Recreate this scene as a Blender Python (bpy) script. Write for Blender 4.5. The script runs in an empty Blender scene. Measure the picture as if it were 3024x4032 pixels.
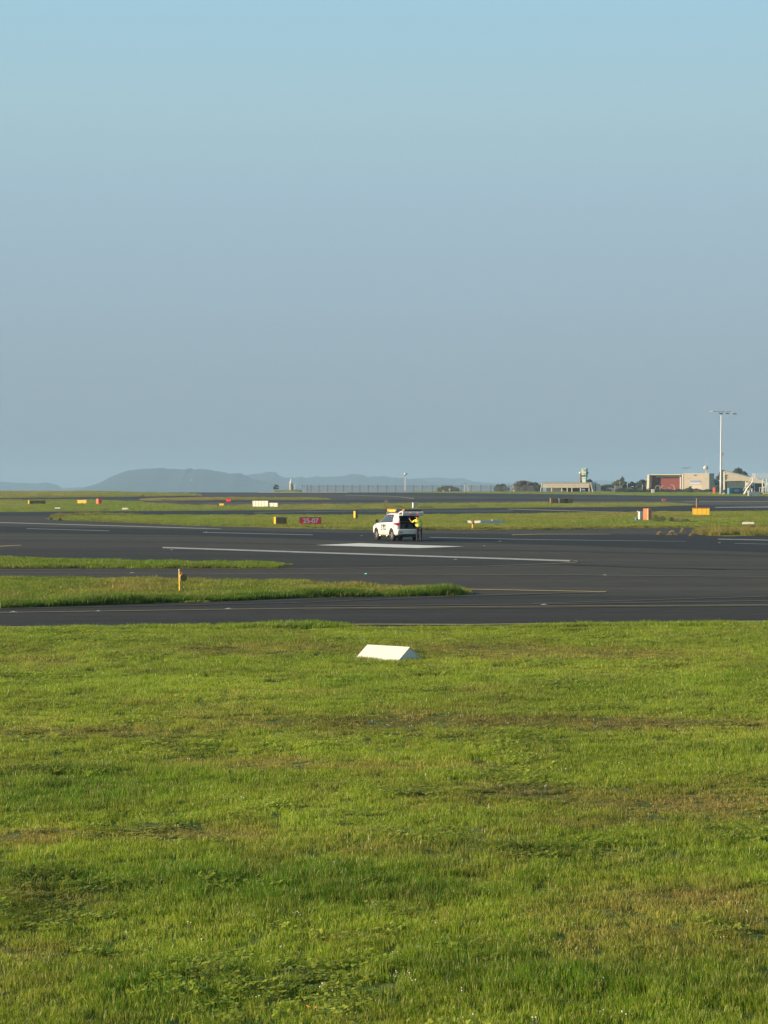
import bpy, math, random
import numpy as np
from mathutils import Vector, Matrix

# ------------------------------------------------------------------ camera, sky, sun, exposure
C = bpy.context.scene
COL = C.collection
R = math.radians
F_PX, CAM_H, HOR, CX = 8970.0, 3.4, 1930.0, 1512.0      # photograph: 3024 x 4032
cd = bpy.data.cameras.new('camera'); cam = bpy.data.objects.new('camera', cd); COL.objects.link(cam)
cam.location = (0, 0, CAM_H); cam.rotation_euler = (R(90), 0, 0)
cd.sensor_fit = 'VERTICAL'; cd.sensor_height = 36.0; cd.lens = F_PX / 4032 * 36
cd.shift_y = -(2016 - HOR) / 4032
cd.clip_start = 0.5; cd.clip_end = 60000
C.camera = cam
C.render.resolution_x, C.render.resolution_y = 768, 1024

SUN_AZ, SUN_EL = R(18), R(17)          # the sun stands to the left and a little behind the camera, low
sd = Vector((-math.cos(SUN_AZ)*math.cos(SUN_EL), -math.sin(SUN_AZ)*math.cos(SUN_EL), math.sin(SUN_EL)))
sl = bpy.data.lights.new('sun', 'SUN'); sl.energy = 4.9; sl.angle = R(0.53); sl.color = (1.0, 0.80, 0.55)
so = bpy.data.objects.new('sun', sl); COL.objects.link(so)
so.rotation_euler = (-sd).to_track_quat('-Z', 'Y').to_euler(); so.location = (-40, -10, 40)

w = bpy.data.worlds.new('World'); C.world = w; w.use_nodes = True
nt = w.node_tree; nt.nodes.clear()
out = nt.nodes.new('ShaderNodeOutputWorld'); bg = nt.nodes.new('ShaderNodeBackground')
sky = nt.nodes.new('ShaderNodeTexSky'); sky.sky_type = 'NISHITA'; sky.sun_disc = False
sky.sun_elevation = SUN_EL; sky.sun_rotation = math.atan2(sd.x, sd.y); sky.dust_density = 2.0
tc = nt.nodes.new('ShaderNodeTexCoord'); sx = nt.nodes.new('ShaderNodeSeparateXYZ')
cr = nt.nodes.new('ShaderNodeValToRGB')
def s2l(c): return tuple(((v/255)/12.92 if v/255 <= .04045 else ((v/255+.055)/1.055)**2.4) for v in c) + (1,)
stops = [(0.0, (142, 163, 174)), (.040, (150, 170, 183)), (.088, (158, 181, 197)), (.125, (162, 188, 204)),
         (.165, (167, 199, 210)), (.215, (162, 204, 222)), (.40, (128, 180, 212)), (1.0, (80, 130, 180))]
el = cr.color_ramp.elements
el[0].position = 0; el[0].color = s2l(stops[0][1]); el[1].position = 1; el[1].color = s2l(stops[-1][1])
for p, c in stops[1:-1]:
    e = el.new(p); e.color = s2l(c)
mulv = nt.nodes.new('ShaderNodeVectorMath'); mulv.operation = 'SCALE'; mulv.inputs[3].default_value = 0.07
mx = nt.nodes.new('ShaderNodeMixRGB'); mx.inputs[0].default_value = 0.86
nt.links.new(tc.outputs['Generated'], sx.inputs[0]); nt.links.new(sx.outputs[2], cr.inputs[0])
nt.links.new(sky.outputs[0], mulv.inputs[0]); nt.links.new(mulv.outputs[0], mx.inputs[1])
nt.links.new(cr.outputs[0], mx.inputs[2]); nt.links.new(mx.outputs[0], bg.inputs[0])
bg.inputs[1].default_value = 0.635
nt.links.new(bg.outputs[0], out.inputs[0])
C.view_settings.view_transform = 'Standard'; C.view_settings.look = 'None'
C.view_settings.exposure = 0.8; C.view_settings.gamma = 1; C.view_settings.use_curve_mapping = False
C.cycles.volume_bounces = 1; C.cycles.max_bounces = 6; C.cycles.transparent_max_bounces = 16
C.cycles.use_denoising = True

# ------------------------------------------------------------------ helpers
def gz(y):                                             # the field is flat, then rises to the far perimeter, then falls to the shore
    if y <= 350: return 0.0
    if y <= 900: return .0044*(y-350)
    if y <= 1000: return 2.42
    if y <= 1060: return 2.42 - (y-1000)/60*5.4
    return -2.98
def gd(py):                                            # distance at which the ground shows at picture row py
    if py >= 2017.14: return CAM_H*F_PX/(py-HOR)
    return min(930.0, 4.94*F_PX/(py-HOR+.0044*F_PX))
def G(px, py, dz=0.0):
    d = gd(py); return Vector(((px-CX)*d/F_PX, d, gz(d)+dz))
def P(px, py, d): return Vector(((px-CX)*d/F_PX, d, CAM_H+(HOR-py)*d/F_PX))
rng = np.random.default_rng(5); random.seed(5)

def vnoise(x, y, seed=0):
    def h(i, j):
        v = np.sin(i*127.1 + j*311.7 + seed*74.7)*43758.5453
        return v - np.floor(v)
    i = np.floor(x); j = np.floor(y); fx = x-i; fy = y-j
    fx = fx*fx*(3-2*fx); fy = fy*fy*(3-2*fy)
    return (h(i, j)*(1-fx)+h(i+1, j)*fx)*(1-fy)+(h(i, j+1)*(1-fx)+h(i+1, j+1)*fx)*fy
def fbm(x, y, seed=0, o=4):
    s = 0; a = .5; t = 0
    for k in range(o):
        s = s + a*vnoise(x*2**k, y*2**k, seed+k); t += a; a *= .5
    return s/t

def tag(o, label=None, cat=None, group=None, kind=None):
    if label: o['label'] = label
    if cat: o['category'] = cat
    if group: o['group'] = group
    if kind: o['kind'] = kind
    return o
def thing(name, loc, rz=0, label=None, cat=None, group=None):
    o = bpy.data.objects.new(name, None); COL.objects.link(o)
    o.location = loc; o.rotation_euler = (0, 0, rz); o.empty_display_size = .3
    return tag(o, label, cat, group)
SPLIT = {'end_frame', 'rail', 'foot', 'leg', 'door', 'strut', 'door_gap', 'corrugation', 'guard_rail', 'top_cap', 'stringer', 'support_leg', 'barbed_wire', 'cowl', 'boot_shelf'}
class MB:
    def __init__(s): s.v = []; s.f = []; s.p = []
    def add(s, vs, fs):
        vs = list(vs); s.p.append((vs, fs)); n = len(s.v); s.v += [tuple(v) for v in vs]; s.f += [tuple(i+n for i in f) for f in fs]; return s
    def box(s, x0, x1, y0, y1, z0, z1, M=None):
        vs = [Vector((x, y, z)) for z in (z0, z1) for y in (y0, y1) for x in (x0, x1)]
        if M: vs = [M @ v for v in vs]
        return s.add(vs, [(0, 2, 3, 1), (4, 5, 7, 6), (0, 1, 5, 4), (2, 6, 7, 3), (0, 4, 6, 2), (1, 3, 7, 5)])
    def tube(s, pts, r, n=8, cap=True):
        pts = [Vector(p) for p in pts]; rs = r if isinstance(r, (list, tuple)) else [r]*len(pts)
        vs = []; fs = []
        for i, p in enumerate(pts):
            t = (pts[min(i+1, len(pts)-1)]-pts[max(i-1, 0)]).normalized()
            a = Vector((0, 0, 1)) if abs(t.z) < .9 else Vector((1, 0, 0))
            u = t.cross(a).normalized(); v = t.cross(u).normalized()
            for k in range(n):
                an = 2*math.pi*k/n; vs.append(p+(u*math.cos(an)+v*math.sin(an))*rs[i])
        for i in range(len(pts)-1):
            for k in range(n):
                fs.append((i*n+k, i*n+(k+1) % n, (i+1)*n+(k+1) % n, (i+1)*n+k))
        if cap: fs.append(tuple(range(n))[::-1]); fs.append(tuple((len(pts)-1)*n+k for k in range(n)))
        return s.add(vs, fs)
    def prism(s, poly, d0, d1, fn):                    # poly 2d, fn(u, v, d) -> point
        n = len(poly); vs = [fn(u, v, d0) for u, v in poly]+[fn(u, v, d1) for u, v in poly]
        fs = [tuple(range(n))[::-1], tuple(range(n, 2*n))]+[(k, (k+1) % n, n+(k+1) % n, n+k) for k in range(n)]
        return s.add(vs, fs)
    def ball(s, c, r, seg=10, rings=6, sc=(1, 1, 1)):
        vs = []; fs = []
        for i in range(rings+1):
            th = math.pi*i/rings
            for k in range(seg):
                ph = 2*math.pi*k/seg
                vs.append((c[0]+r*sc[0]*math.sin(th)*math.cos(ph), c[1]+r*sc[1]*math.sin(th)*math.sin(ph), c[2]+r*sc[2]*math.cos(th)))
        for i in range(rings):
            for k in range(seg): fs.append((i*seg+k, (i+1)*seg+k, (i+1)*seg+(k+1) % seg, i*seg+(k+1) % seg))
        return s.add(vs, fs)
    def mesh(s, name):
        m = bpy.data.meshes.new(name); m.from_pydata(s.v, [], s.f); m.validate(); m.update(); return m
    def build(s, name, mat, parent=None, bevel=0, smooth=False, loc=None, rz=0):
        if name in SPLIT and len(s.v) and len(s.p) > 1:
            for v, f in s.p[1:]:
                q = MB(); q.add(v, f); q.build(name, mat, parent, bevel, smooth, loc, rz)
            v, f = s.p[0]; q = MB(); q.add(v, f); return q.build(name, mat, parent, bevel, smooth, loc, rz)
        m = s.mesh(name); o = bpy.data.objects.new(name, m); COL.objects.link(o)
        if mat: m.materials.append(mat)
        if parent: o.parent = parent
        if loc is not None: o.location = loc
        o.rotation_euler = (0, 0, rz)
        if smooth: m.shade_smooth()
        if bevel:
            b = o.modifiers.new('bevel', 'BEVEL'); b.width = bevel; b.segments = 2; b.limit_method = 'ANGLE'
        return o
def fixn(o):
    import bmesh
    bm = bmesh.new(); bm.from_mesh(o.data); bmesh.ops.recalc_face_normals(bm, faces=bm.faces); bm.to_mesh(o.data); bm.free(); return o

_m = {}
def mat(name, col, rough=.6, metal=0, emis=None, es=0, var=0.0, vs=3.0, bump=0, bs=40, spec=.5):
    if name in _m: return _m[name]
    m = bpy.data.materials.new(name); m.use_nodes = True; n = m.node_tree; b = n.nodes['Principled BSDF']
    b.inputs['Roughness'].default_value = rough; b.inputs['Metallic'].default_value = metal
    b.inputs['Specular IOR Level'].default_value = spec
    b.inputs['Base Color'].default_value = (*col, 1)
    if var or bump:
        g = n.nodes.new('ShaderNodeTexCoord')
        nz = n.nodes.new('ShaderNodeTexNoise'); nz.inputs['Scale'].default_value = vs; nz.inputs['Detail'].default_value = 6
        n.links.new(g.outputs['Object'], nz.inputs['Vector'])
        r = n.nodes.new('ShaderNodeMapRange'); r.inputs[1].default_value = .3; r.inputs[2].default_value = .7
        r.inputs[3].default_value = 1-var; r.inputs[4].default_value = 1+var
        n.links.new(nz.outputs[0], r.inputs[0])
        v = n.nodes.new('ShaderNodeVectorMath'); v.operation = 'SCALE'; v.inputs[0].default_value = col
        n.links.new(r.outputs[0], v.inputs[3]); n.links.new(v.outputs[0], b.inputs['Base Color'])
        if bump:
            n2 = n.nodes.new('ShaderNodeTexNoise'); n2.inputs['Scale'].default_value = bs
            n.links.new(g.outputs['Object'], n2.inputs['Vector'])
            bp = n.nodes.new('ShaderNodeBump'); bp.inputs['Strength'].default_value = bump; bp.inputs['Distance'].default_value = .02
            n.links.new(n2.outputs[0], bp.inputs['Height']); n.links.new(bp.outputs[0], b.inputs['Normal'])
    if emis:
        b.inputs['Emission Color'].default_value = (*emis, 1); b.inputs['Emission Strength'].default_value = es
    _m[name] = m; return m

def asphalt(name, col, streak=.24):
    m = bpy.data.materials.new(name); m.use_nodes = True; n = m.node_tree; b = n.nodes['Principled BSDF']
    b.inputs['Roughness'].default_value = .95; b.inputs['Specular IOR Level'].default_value = .22
    g = n.nodes.new('ShaderNodeTexCoord')
    def noise(scale, detail, sx, sy, ang=0):
        mp = n.nodes.new('ShaderNodeMapping'); mp.inputs['Scale'].default_value = (sx, sy, 1); mp.inputs['Rotation'].default_value = (0, 0, ang)
        nz = n.nodes.new('ShaderNodeTexNoise'); nz.inputs['Scale'].default_value = scale; nz.inputs['Detail'].default_value = detail
        n.links.new(g.outputs['Object'], mp.inputs[0]); n.links.new(mp.outputs[0], nz.inputs['Vector']); return nz
    a = noise(1, 5, .02, .25, .12); c = noise(1, 8, .8, .8); f = noise(60, 2, 1, 1)
    def rng_(nd, lo, hi, a0=.3, a1=.7):
        r = n.nodes.new('ShaderNodeMapRange'); r.inputs[1].default_value = a0; r.inputs[2].default_value = a1
        r.inputs[3].default_value = lo; r.inputs[4].default_value = hi; n.links.new(nd.outputs[0], r.inputs[0]); return r
    def mul(p, q):
        k = n.nodes.new('ShaderNodeMath'); k.operation = 'MULTIPLY'; n.links.new(p.outputs[0], k.inputs[0]); n.links.new(q.outputs[0], k.inputs[1]); return k
    k = mul(mul(rng_(a, 1-streak, 1+streak), rng_(c, .82, 1.18)), rng_(f, .8, 1.2))
    v = n.nodes.new('ShaderNodeVectorMath'); v.operation = 'SCALE'; v.inputs[0].default_value = col
    n.links.new(k.outputs[0], v.inputs[3]); n.links.new(v.outputs[0], b.inputs['Base Color'])
    bp = n.nodes.new('ShaderNodeBump'); bp.inputs['Strength'].default_value = .5; bp.inputs['Distance'].default_value = .01
    n.links.new(f.outputs[0], bp.inputs['Height']); n.links.new(bp.outputs[0], b.inputs['Normal'])
    return m
M_ASPH = asphalt('asphalt_brown', (.050, .043, .031))
M_ASPH_DK = asphalt('asphalt_dark', (.016, .0165, .0155))
M_ASPH_MID = asphalt('asphalt_mid', (.030, .027, .021))
M_ASPH_LT = asphalt('asphalt_pale', (.062, .056, .046))

def paint(name, col, wear=.35):
    m = bpy.data.materials.new(name); m.use_nodes = True; n = m.node_tree; b = n.nodes['Principled BSDF']
    b.inputs['Roughness'].default_value = .8
    g = n.nodes.new('ShaderNodeTexCoord'); nz = n.nodes.new('ShaderNodeTexNoise'); nz.inputs['Scale'].default_value = 2.2; nz.inputs['Detail'].default_value = 9
    n.links.new(g.outputs['Object'], nz.inputs['Vector'])
    r = n.nodes.new('ShaderNodeValToRGB'); r.color_ramp.elements[0].position = .40; r.color_ramp.elements[1].position = .62
    n.links.new(nz.outputs[0], r.inputs[0])
    mxx = n.nodes.new('ShaderNodeMixRGB'); mxx.inputs[1].default_value = (*col, 1)
    mxx.inputs[2].default_value = tuple(c*(1-wear)+.05*wear for c in col)+(1,)
    n.links.new(r.outputs[0], mxx.inputs[0]); n.links.new(mxx.outputs[0], b.inputs['Base Color'])
    return m
M_WPAINT = paint('white_paint', (.40, .38, .31)); M_WBAR = paint('fresh_white_paint', (.66, .63, .54), .15); M_WPAINT2 = paint('faded_white_paint', (.19, .19, .175))
M_YPAINT = paint('faded_yellow_paint', (.20, .14, .045)); M_YPAINT2 = paint('yellow_paint', (.36, .25, .07))
M_YPAINT3 = paint('thin_worn_yellow_paint', (.12, .095, .05))

# ------------------------------------------------------------------ the ground
def sheet(name, poly_px, dz, m, kind='structure', parent=None, sub=None):
    """flat sheet lying on the ground: outline points given where they are seen on the ground"""
    import bmesh
    bm = bmesh.new()
    vs = [bm.verts.new(G(x, y, dz)) for x, y in poly_px]
    bm.faces.new(vs)
    for yc in (350, 900):
        bmesh.ops.bisect_plane(bm, geom=bm.verts[:]+bm.edges[:]+bm.faces[:], plane_co=(0, yc, 0), plane_no=(0, 1, 0))
    for v in bm.verts: v.co.z = gz(v.co.y)+dz
    bmesh.ops.recalc_face_normals(bm, faces=bm.faces)
    for f in bm.faces:
        if f.normal.z < 0: f.normal_flip()
    me = bpy.data.meshes.new(name); bm.to_mesh(me); bm.free(); me.materials.append(m)
    o = bpy.data.objects.new(name, me); COL.objects.link(o); o['kind'] = kind
    return o
ys = [-60, 350, 900, 1000, 1060, 12400]
b = MB()
for i in range(5):
    y0, y1 = ys[i], ys[i+1]; z0, z1 = gz(y0)-(.5 if i == 4 else 0), gz(y1)-(.5 if i > 2 else 0)
    b.add([(-2500, y0, z0), (2500, y0, z0), (2500, y1, z1), (-2500, y1, z1)], [(0, 1, 2, 3)])
tag(b.build('ground', M_ASPH), kind='structure')
M_WATER = mat('bay_water', (.03, .05, .055), rough=.25, bump=.4, bs=.6)
b = MB(); b.add([(-2500, 1062, -3.1), (2500, 1062, -3.1), (2500, 12400, -3.1), (-2500, 12400, -3.1)], [(0, 1, 2, 3)])
tag(b.build('water', M_WATER), kind='structure')

# paved areas of another age and tone, each a thin sheet on the ground
W0, W1 = -900, 3950
sheet('runway', [(W0, 2066), (0, 2072), (760, 2085), (1360, 2098), (2120, 2104), (3024, 2106), (W1, 2106), (W1, 2196),
                 (3024, 2176), (2300, 2150), (1900, 2138), (1500, 2134), (760, 2108), (0, 2097), (W0, 2090)], .004, M_ASPH_DK)
sheet('taxiway', [(W0, 2150), (0, 2160), (660, 2158), (1200, 2178), (2235, 2210), (2200, 2219), (1900, 2231), (1200, 2241), (0, 2245), (W0, 2245)], .004, M_ASPH_MID)
sheet('taxiway', [(W0, 2395), (0, 2395), (900, 2372), (1400, 2353), (1850, 2346), (2380, 2332.5), (2000, 2346), (1200, 2375), (0, 2401), (W0, 2410)], .006, M_ASPH_DK)
sheet('taxiway', [(W0, 2410), (0, 2401), (1200, 2376), (2100, 2344), (3024, 2348), (W1, 2350), (W1, 2500), (W0, 2500)], .004, M_ASPH_MID)
sheet('taxiway', [(W0, 2018), (760, 2012), (1460, 2007), (2000, 1999), (2560, 1996), (2720, 1988), (3024, 1993), (W1, 1993), (W1, 2012),
                  (3024, 2013), (2500, 2018), (2000, 2026), (1360, 2030), (760, 2030), (330, 2031), (0, 2031), (W0, 2031)], .004, M_ASPH_DK)
sheet('taxiway', [(300, 1938), (760, 1937), (1360, 1939), (2000, 1945), (2560, 1952), (3024, 1955), (W1, 1955), (W1, 1964), (3024, 1964), (2000, 1957), (1500, 1949), (1200, 1943.5), (760, 1942.5), (300, 1942)], .004, M_ASPH_DK)
sheet('taxiway', [(700, 1972), (1360, 1970), (2000, 1962), (3024, 1966), (W1, 1966), (W1, 1971), (3024, 1971), (2000, 1972), (1500, 1976), (700, 1977)], .004, M_ASPH_DK)
sheet('taxiway', [(W0, 1962), (0, 1963), (500, 1957), (770, 1953), (770, 1960), (500, 1966), (0, 1971), (W0, 1971)], .004, M_ASPH_DK)
sheet('taxiway', [(800, 1978), (1360, 1977.5), (2000, 1974), (3024, 1973), (W1, 1973), (W1, 1985), (2700, 1985), (2000, 1981), (1360, 1985), (800, 1991)], .004, M_ASPH_LT)

nstroke = [0]
def stroke(pts, th, m, name='painted_line', dz=None):
    """painted line following the points, drawn where its two edges are seen on the ground"""
    nstroke[0] += 1
    dz = (.010 + .0012*(nstroke[0] % 12)) if dz is None else dz
    t = th if isinstance(th, (list, tuple)) else [th]*len(pts)
    b = MB(); vs = []
    P2 = [pts[0]]; T2 = [t[0]]
    for i in range(len(pts)-1):
        k = max(1, int(abs(pts[i+1][0]-pts[i][0])/120))
        for j in range(1, k+1):
            u = j/k; P2.append((pts[i][0]*(1-u)+pts[i+1][0]*u, pts[i][1]*(1-u)+pts[i+1][1]*u)); T2.append(t[i]*(1-u)+t[i+1]*u)
    for (x, y), tt in zip(P2, T2): vs += [G(x, y-tt/2, dz), G(x, y+tt/2, dz)]
    fs = [(2*i, 2*i+1, 2*i+3, 2*i+2) for i in range(len(P2)-1)]
    b.add(vs, fs); return tag(b.build(name, m), kind='structure')
for p_, t_ in (([(2150, 2219), (2500, 2232), (2800, 2241), (3024, 2243), (W1, 2246)], 3.5), ([(2250, 2226), (2600, 2238), (2860, 2243)], 1.6), ([(1700, 2161), (2300, 2172), (3024, 2190), (W1, 2210)], 5), ([(0, 2131), (700, 2134), (1240, 2144)], 4),
               ([(900, 2226), (1700, 2229), (2100, 2222)], 2), ([(1500, 2360), (2200, 2352), (3024, 2358)], 3), ([(200, 2430), (1400, 2412), (3024, 2410)], 4)):
    stroke(p_, t_, M_ASPH_MID, 'tarmac_seam', dz=.0075)
stroke([(W0, 2042), (0, 2058), (760, 2080), (872, 2083.5)], [2.2, 2.2, 2.2, 1.2], M_WPAINT)
stroke([(105, 2082), (430, 2091)], 2, M_WPAINT2)
stroke([(798, 2097), (1231, 2107)], 2.4, M_WPAINT2)
stroke([(1692, 2117), (2120, 2126), (2700, 2133)], [2.2, 2.0, 1.0], M_WPAINT2)
stroke([(2827, 2123), (3024, 2127), (W1, 2146)], 2.2, M_WPAINT)
stroke([(2893, 2140), (3024, 2143), (W1, 2160)], 1.4, M_WPAINT2)
b = MB(); b.add([G(1245, 2147, .012), G(1640, 2158.5, .012), G(1826, 2152.5, .012), G(1414, 2139.5, .012)], [(0, 1, 2, 3)])
tag(b.build('painted_marking', M_WBAR), kind='structure')
stroke([(640, 2156.5), (1200, 2175), (2244, 2209)], [4.6, 5, 5.5], M_WPAINT)
stroke([(2244, 2205.5), (2278, 2211), (2262, 2215.5), (2200, 2219), (1900, 2230.5), (1200, 2240.5), (0, 2244)], [2, 3.2, 3, 1.6, 1.3, 1.2, 1.2], M_YPAINT)
stroke([(W0, 2250), (0, 2257), (900, 2259.5), (1200, 2261), (2270, 2265.5), (3024, 2272), (W1, 2280)], 1.8, M_YPAINT3)
stroke([(1500, 2317), (1834, 2321), (2387, 2331.5)], [2.4, 3, 3], M_YPAINT2)
stroke([(2387, 2333), (1840, 2346), (1200, 2374), (0, 2398)], [2, 1.5, 1.3, 1], M_YPAINT3)
stroke([(W0, 2424), (0, 2414), (960, 2400), (1200, 2397), (2000, 2390), (3024, 2383.5), (W1, 2378)], 2.6, M_YPAINT)
stroke([(1200, 2402), (2000, 2395), (3024, 2386.5)], 1.6, M_YPAINT3)
stroke([(1200, 2389), (2100, 2381), (3024, 2367)], 1.6, M_YPAINT3)
stroke([(2100, 2378), (3024, 2350)], 1.3, M_YPAINT3)
stroke([(W0, 2478), (0, 2472), (400, 2469.5), (1450, 2461), (1860, 2462), (2900, 2449.5), (W1, 2443)], 3, M_YPAINT2)
stroke([(W0, 2156), (0, 2151), (85, 2147)], [3, 3, 1.5], M_YPAINT2)
stroke([(1360, 1950), (1534, 1954), (1590, 1958), (1630, 1963.5)], [1, 1.2, 1.6, 2.4], M_YPAINT2)
stroke([(1000, 2018), (1360, 2012.5), (2020, 2012)], 1.2, M_WPAINT2)
stroke([(700, 2029.5), (1360, 2029.2), (2000, 2025.6)], 1.6, M_WPAINT2)
stroke([(2000, 2004.5), (2388, 2015.5), (2560, 2019)], 2, M_YPAINT2)
stroke([(2690, 1974), (3024, 1974.5), (W1, 1976)], 1.4, M_YPAINT2)
stroke([(2816, 1998), (3024, 1996.5), (W1, 1996)], [2, 2.6, 2.6], M_WPAINT)
stroke([(2015, 2106.5), (2120, 2104), (2400, 2104)], [2.2, 2, 1], M_YPAINT2)
stroke([(2500, 2016.6), (3024, 2014.4), (W1, 2013)], 1.4, M_WPAINT2)
# ------------------------------------------------------------------ grass
def grass_mat(name, green, lush, dry, rough=.42, trans=.48, spec=.5):
    m = bpy.data.materials.new(name); m.use_nodes = True; n = m.node_tree; b = n.nodes['Principled BSDF']
    b.inputs['Roughness'].default_value = rough; b.inputs['Specular IOR Level'].default_value = spec
    def attr(a):
        x = n.nodes.new('ShaderNodeAttribute'); x.attribute_type = 'INSTANCER'; x.attribute_name = a; return x
    d, r = attr('dry'), attr('rnd')
    l = attr('lush')
    x1 = n.nodes.new('ShaderNodeMixRGB'); x1.inputs[1].default_value = (*green, 1); x1.inputs[2].default_value = (*lush, 1)
    n.links.new(l.outputs['Fac'], x1.inputs[0])
    x2 = n.nodes.new('ShaderNodeMixRGB'); x2.inputs[2].default_value = (*dry, 1)
    n.links.new(d.outputs['Fac'], x2.inputs[0]); n.links.new(x1.outputs[0], x2.inputs[1])
    at = n.nodes.new('ShaderNodeAttribute'); at.attribute_type = 'GEOMETRY'; at.attribute_name = 'bl'   # each blade its own tone
    ad = n.nodes.new('ShaderNodeMath'); ad.operation = 'ADD'; n.links.new(at.outputs['Fac'], ad.inputs[0]); n.links.new(r.outputs['Fac'], ad.inputs[1])
    mr = n.nodes.new('ShaderNodeMapRange'); mr.clamp = False; mr.inputs[1].default_value = 0; mr.inputs[2].default_value = 2; mr.inputs[3].default_value = .42; mr.inputs[4].default_value = 1.66
    n.links.new(ad.outputs[0], mr.inputs[0])
    # some blades in every tuft are straw
    gt = n.nodes.new('ShaderNodeMath'); gt.operation = 'GREATER_THAN'; gt.inputs[1].default_value = .85; n.links.new(at.outputs['Fac'], gt.inputs[0])
    mm = n.nodes.new('ShaderNodeMath'); mm.operation = 'MULTIPLY'; mm.inputs[1].default_value = .75; n.links.new(gt.outputs[0], mm.inputs[0])
    x3 = n.nodes.new('ShaderNodeMixRGB'); x3.inputs[2].default_value = (*dry, 1)
    n.links.new(mm.outputs[0], x3.inputs[0]); n.links.new(x2.outputs[0], x3.inputs[1])
    v = n.nodes.new('ShaderNodeVectorMath'); v.operation = 'SCALE'
    n.links.new(x3.outputs[0], v.inputs[0]); n.links.new(mr.outputs[0], v.inputs[3])
    n.links.new(v.outputs[0], b.inputs['Base Color'])
    t = n.nodes.new('ShaderNodeBsdfTranslucent'); n.links.new(v.outputs[0], t.inputs['Color'])
    ms = n.nodes.new('ShaderNodeMixShader'); ms.inputs[0].default_value = trans
    o = n.nodes['Material Output']; n.links.new(b.outputs[0], ms.inputs[1]); n.links.new(t.outputs[0], ms.inputs[2]); n.links.new(ms.outputs[0], o.inputs[0])
    return m
M_GRASS = grass_mat('grass_blades', (.250, .340, .019), (.130, .255, .008), (.33, .255, .060))
M_CLOVER = grass_mat('clover_leaves', (.36, .42, .055), (.25, .33, .035), (.32, .28, .07), trans=.5, rough=.6, spec=.15)
M_PETAL = mat('clover_flower_white', (.62, .60, .50), rough=.7)
M_PETALY = mat('flower_orange', (.75, .33, .02), rough=.7)

PROTO = bpy.data.collections.new('grass_prototypes')     # sources for the geometry nodes, not linked to the scene
def proto(name, b, mats, fm=None, bl=None):
    me = b.mesh(name); o = bpy.data.objects.new(name, me)
    for m in mats: me.materials.append(m)
    if fm: me.polygons.foreach_set('material_index', fm)
    if bl is not None:
        a = me.attributes.new('bl', 'FLOAT', 'POINT'); a.data.foreach_set('value', bl)
    PROTO.objects.link(o); return o
def blades(n, rad, h0, h1, wd, lean=.35, droop=.3, seed=0, flat=0):
    r = random.Random(seed); b = MB(); bl = []
    for i in range(n):
        an = r.uniform(0, 6.283); q = rad*math.sqrt(r.random()); x, y = q*math.cos(an), q*math.sin(an)
        h = r.uniform(h0, h1); ya = r.uniform(0, 6.283); ln = r.uniform(.05, lean)*h; la = r.uniform(0, 6.283)
        if flat: ln = r.uniform(.4, 1.2)*h; 
        w_ = wd*r.uniform(.7, 1.3)/2; dx, dy = math.cos(ya)*w_, math.sin(ya)*w_; lx, ly = math.cos(la)*ln, math.sin(la)*ln
        k = r.uniform(0, droop)
        vs = [(x-dx, y-dy, -.012), (x+dx, y+dy, -.012), (x+lx*.35+dx*.85, y+ly*.35+dy*.85, h*.55), (x+lx*.35-dx*.85, y+ly*.35-dy*.85, h*.55),
              (x+lx*(1+k), y+ly*(1+k), h*(1-k*.5))]
        b.add(vs, [(0, 1, 2, 3), (3, 2, 4)]); bl += [r.random()]*5
    return b, bl
mats1 = [M_GRASS]
# 0-3 medium blades, 4-5 short dry mat, 6-7 clover, 8 tall seed stems, 9 flowers, 10 orange flowers
for k in range(4):
    b, bl = blades(70, .10, .035, .085, .0042, seed=k); proto('p00_blades_%d' % k, b, mats1, bl=bl)
for k in range(2):
    b, bl = blades(70, .10, .012, .045, .0045, seed=10+k, flat=1); proto('p04_mat_%d' % k, b, mats1, bl=bl)
for k in range(2):
    r = random.Random(30+k); b = MB(); bl = []
    for i in range(22):
        x, y = r.uniform(-.1, .1), r.uniform(-.1, .1); h = r.uniform(.03, .07); s = r.uniform(.008, .017)
        yaw = r.uniform(0, 6.28); ti = r.uniform(-.7, .7); M = Matrix.Translation((x, y, h)) @ Matrix.Rotation(yaw, 4, 'Z') @ Matrix.Rotation(ti, 4, 'X')
        for q in range(3):
            a0 = q*2.094; cx, cy = math.cos(a0)*s*.9, math.sin(a0)*s*.9
            vs = [M @ Vector((cx+s*.85*math.cos(a0+j*1.047), cy+s*.85*math.sin(a0+j*1.047), .15*s*(j % 2))) for j in range(6)]
            b.add(vs, [tuple(range(6))]); bl += [r.random()*.8]*6
        b.add([(x-.0008, y, 0), (x+.0008, y, 0), (x, y, h)], [(0, 1, 2)]); bl += [.4]*3
    proto('p06_clover_%d' % k, b, [M_CLOVER], bl=bl)
b, bl = blades(14, .09, .09, .17, .003, lean=.5, seed=50); proto('p08_stems', b, mats1, bl=bl)
b = MB(); fm = []; r = random.Random(3)
for i in range(2):
    x, y = r.uniform(-.05, .05), r.uniform(-.05, .05); h = r.uniform(.05, .09)
    n0 = len(b.f); b.ball((x, y, h), .0075, 7, 5, (1, 1, .8)); b.tube([(x, y, 0), (x, y, h)], .0012, 4)
proto('p09_flower', b, [M_PETAL])
b = MB()
for i in range(3):
    x, y = r.uniform(-.04, .04), r.uniform(-.03, .03); b.ball((x, y, .07), .011, 7, 4, (1, 1, .5)); b.tube([(x, y, 0), (x, y, .07)], .0012, 4)
proto('p10_flower', b, [M_PETALY])
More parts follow.
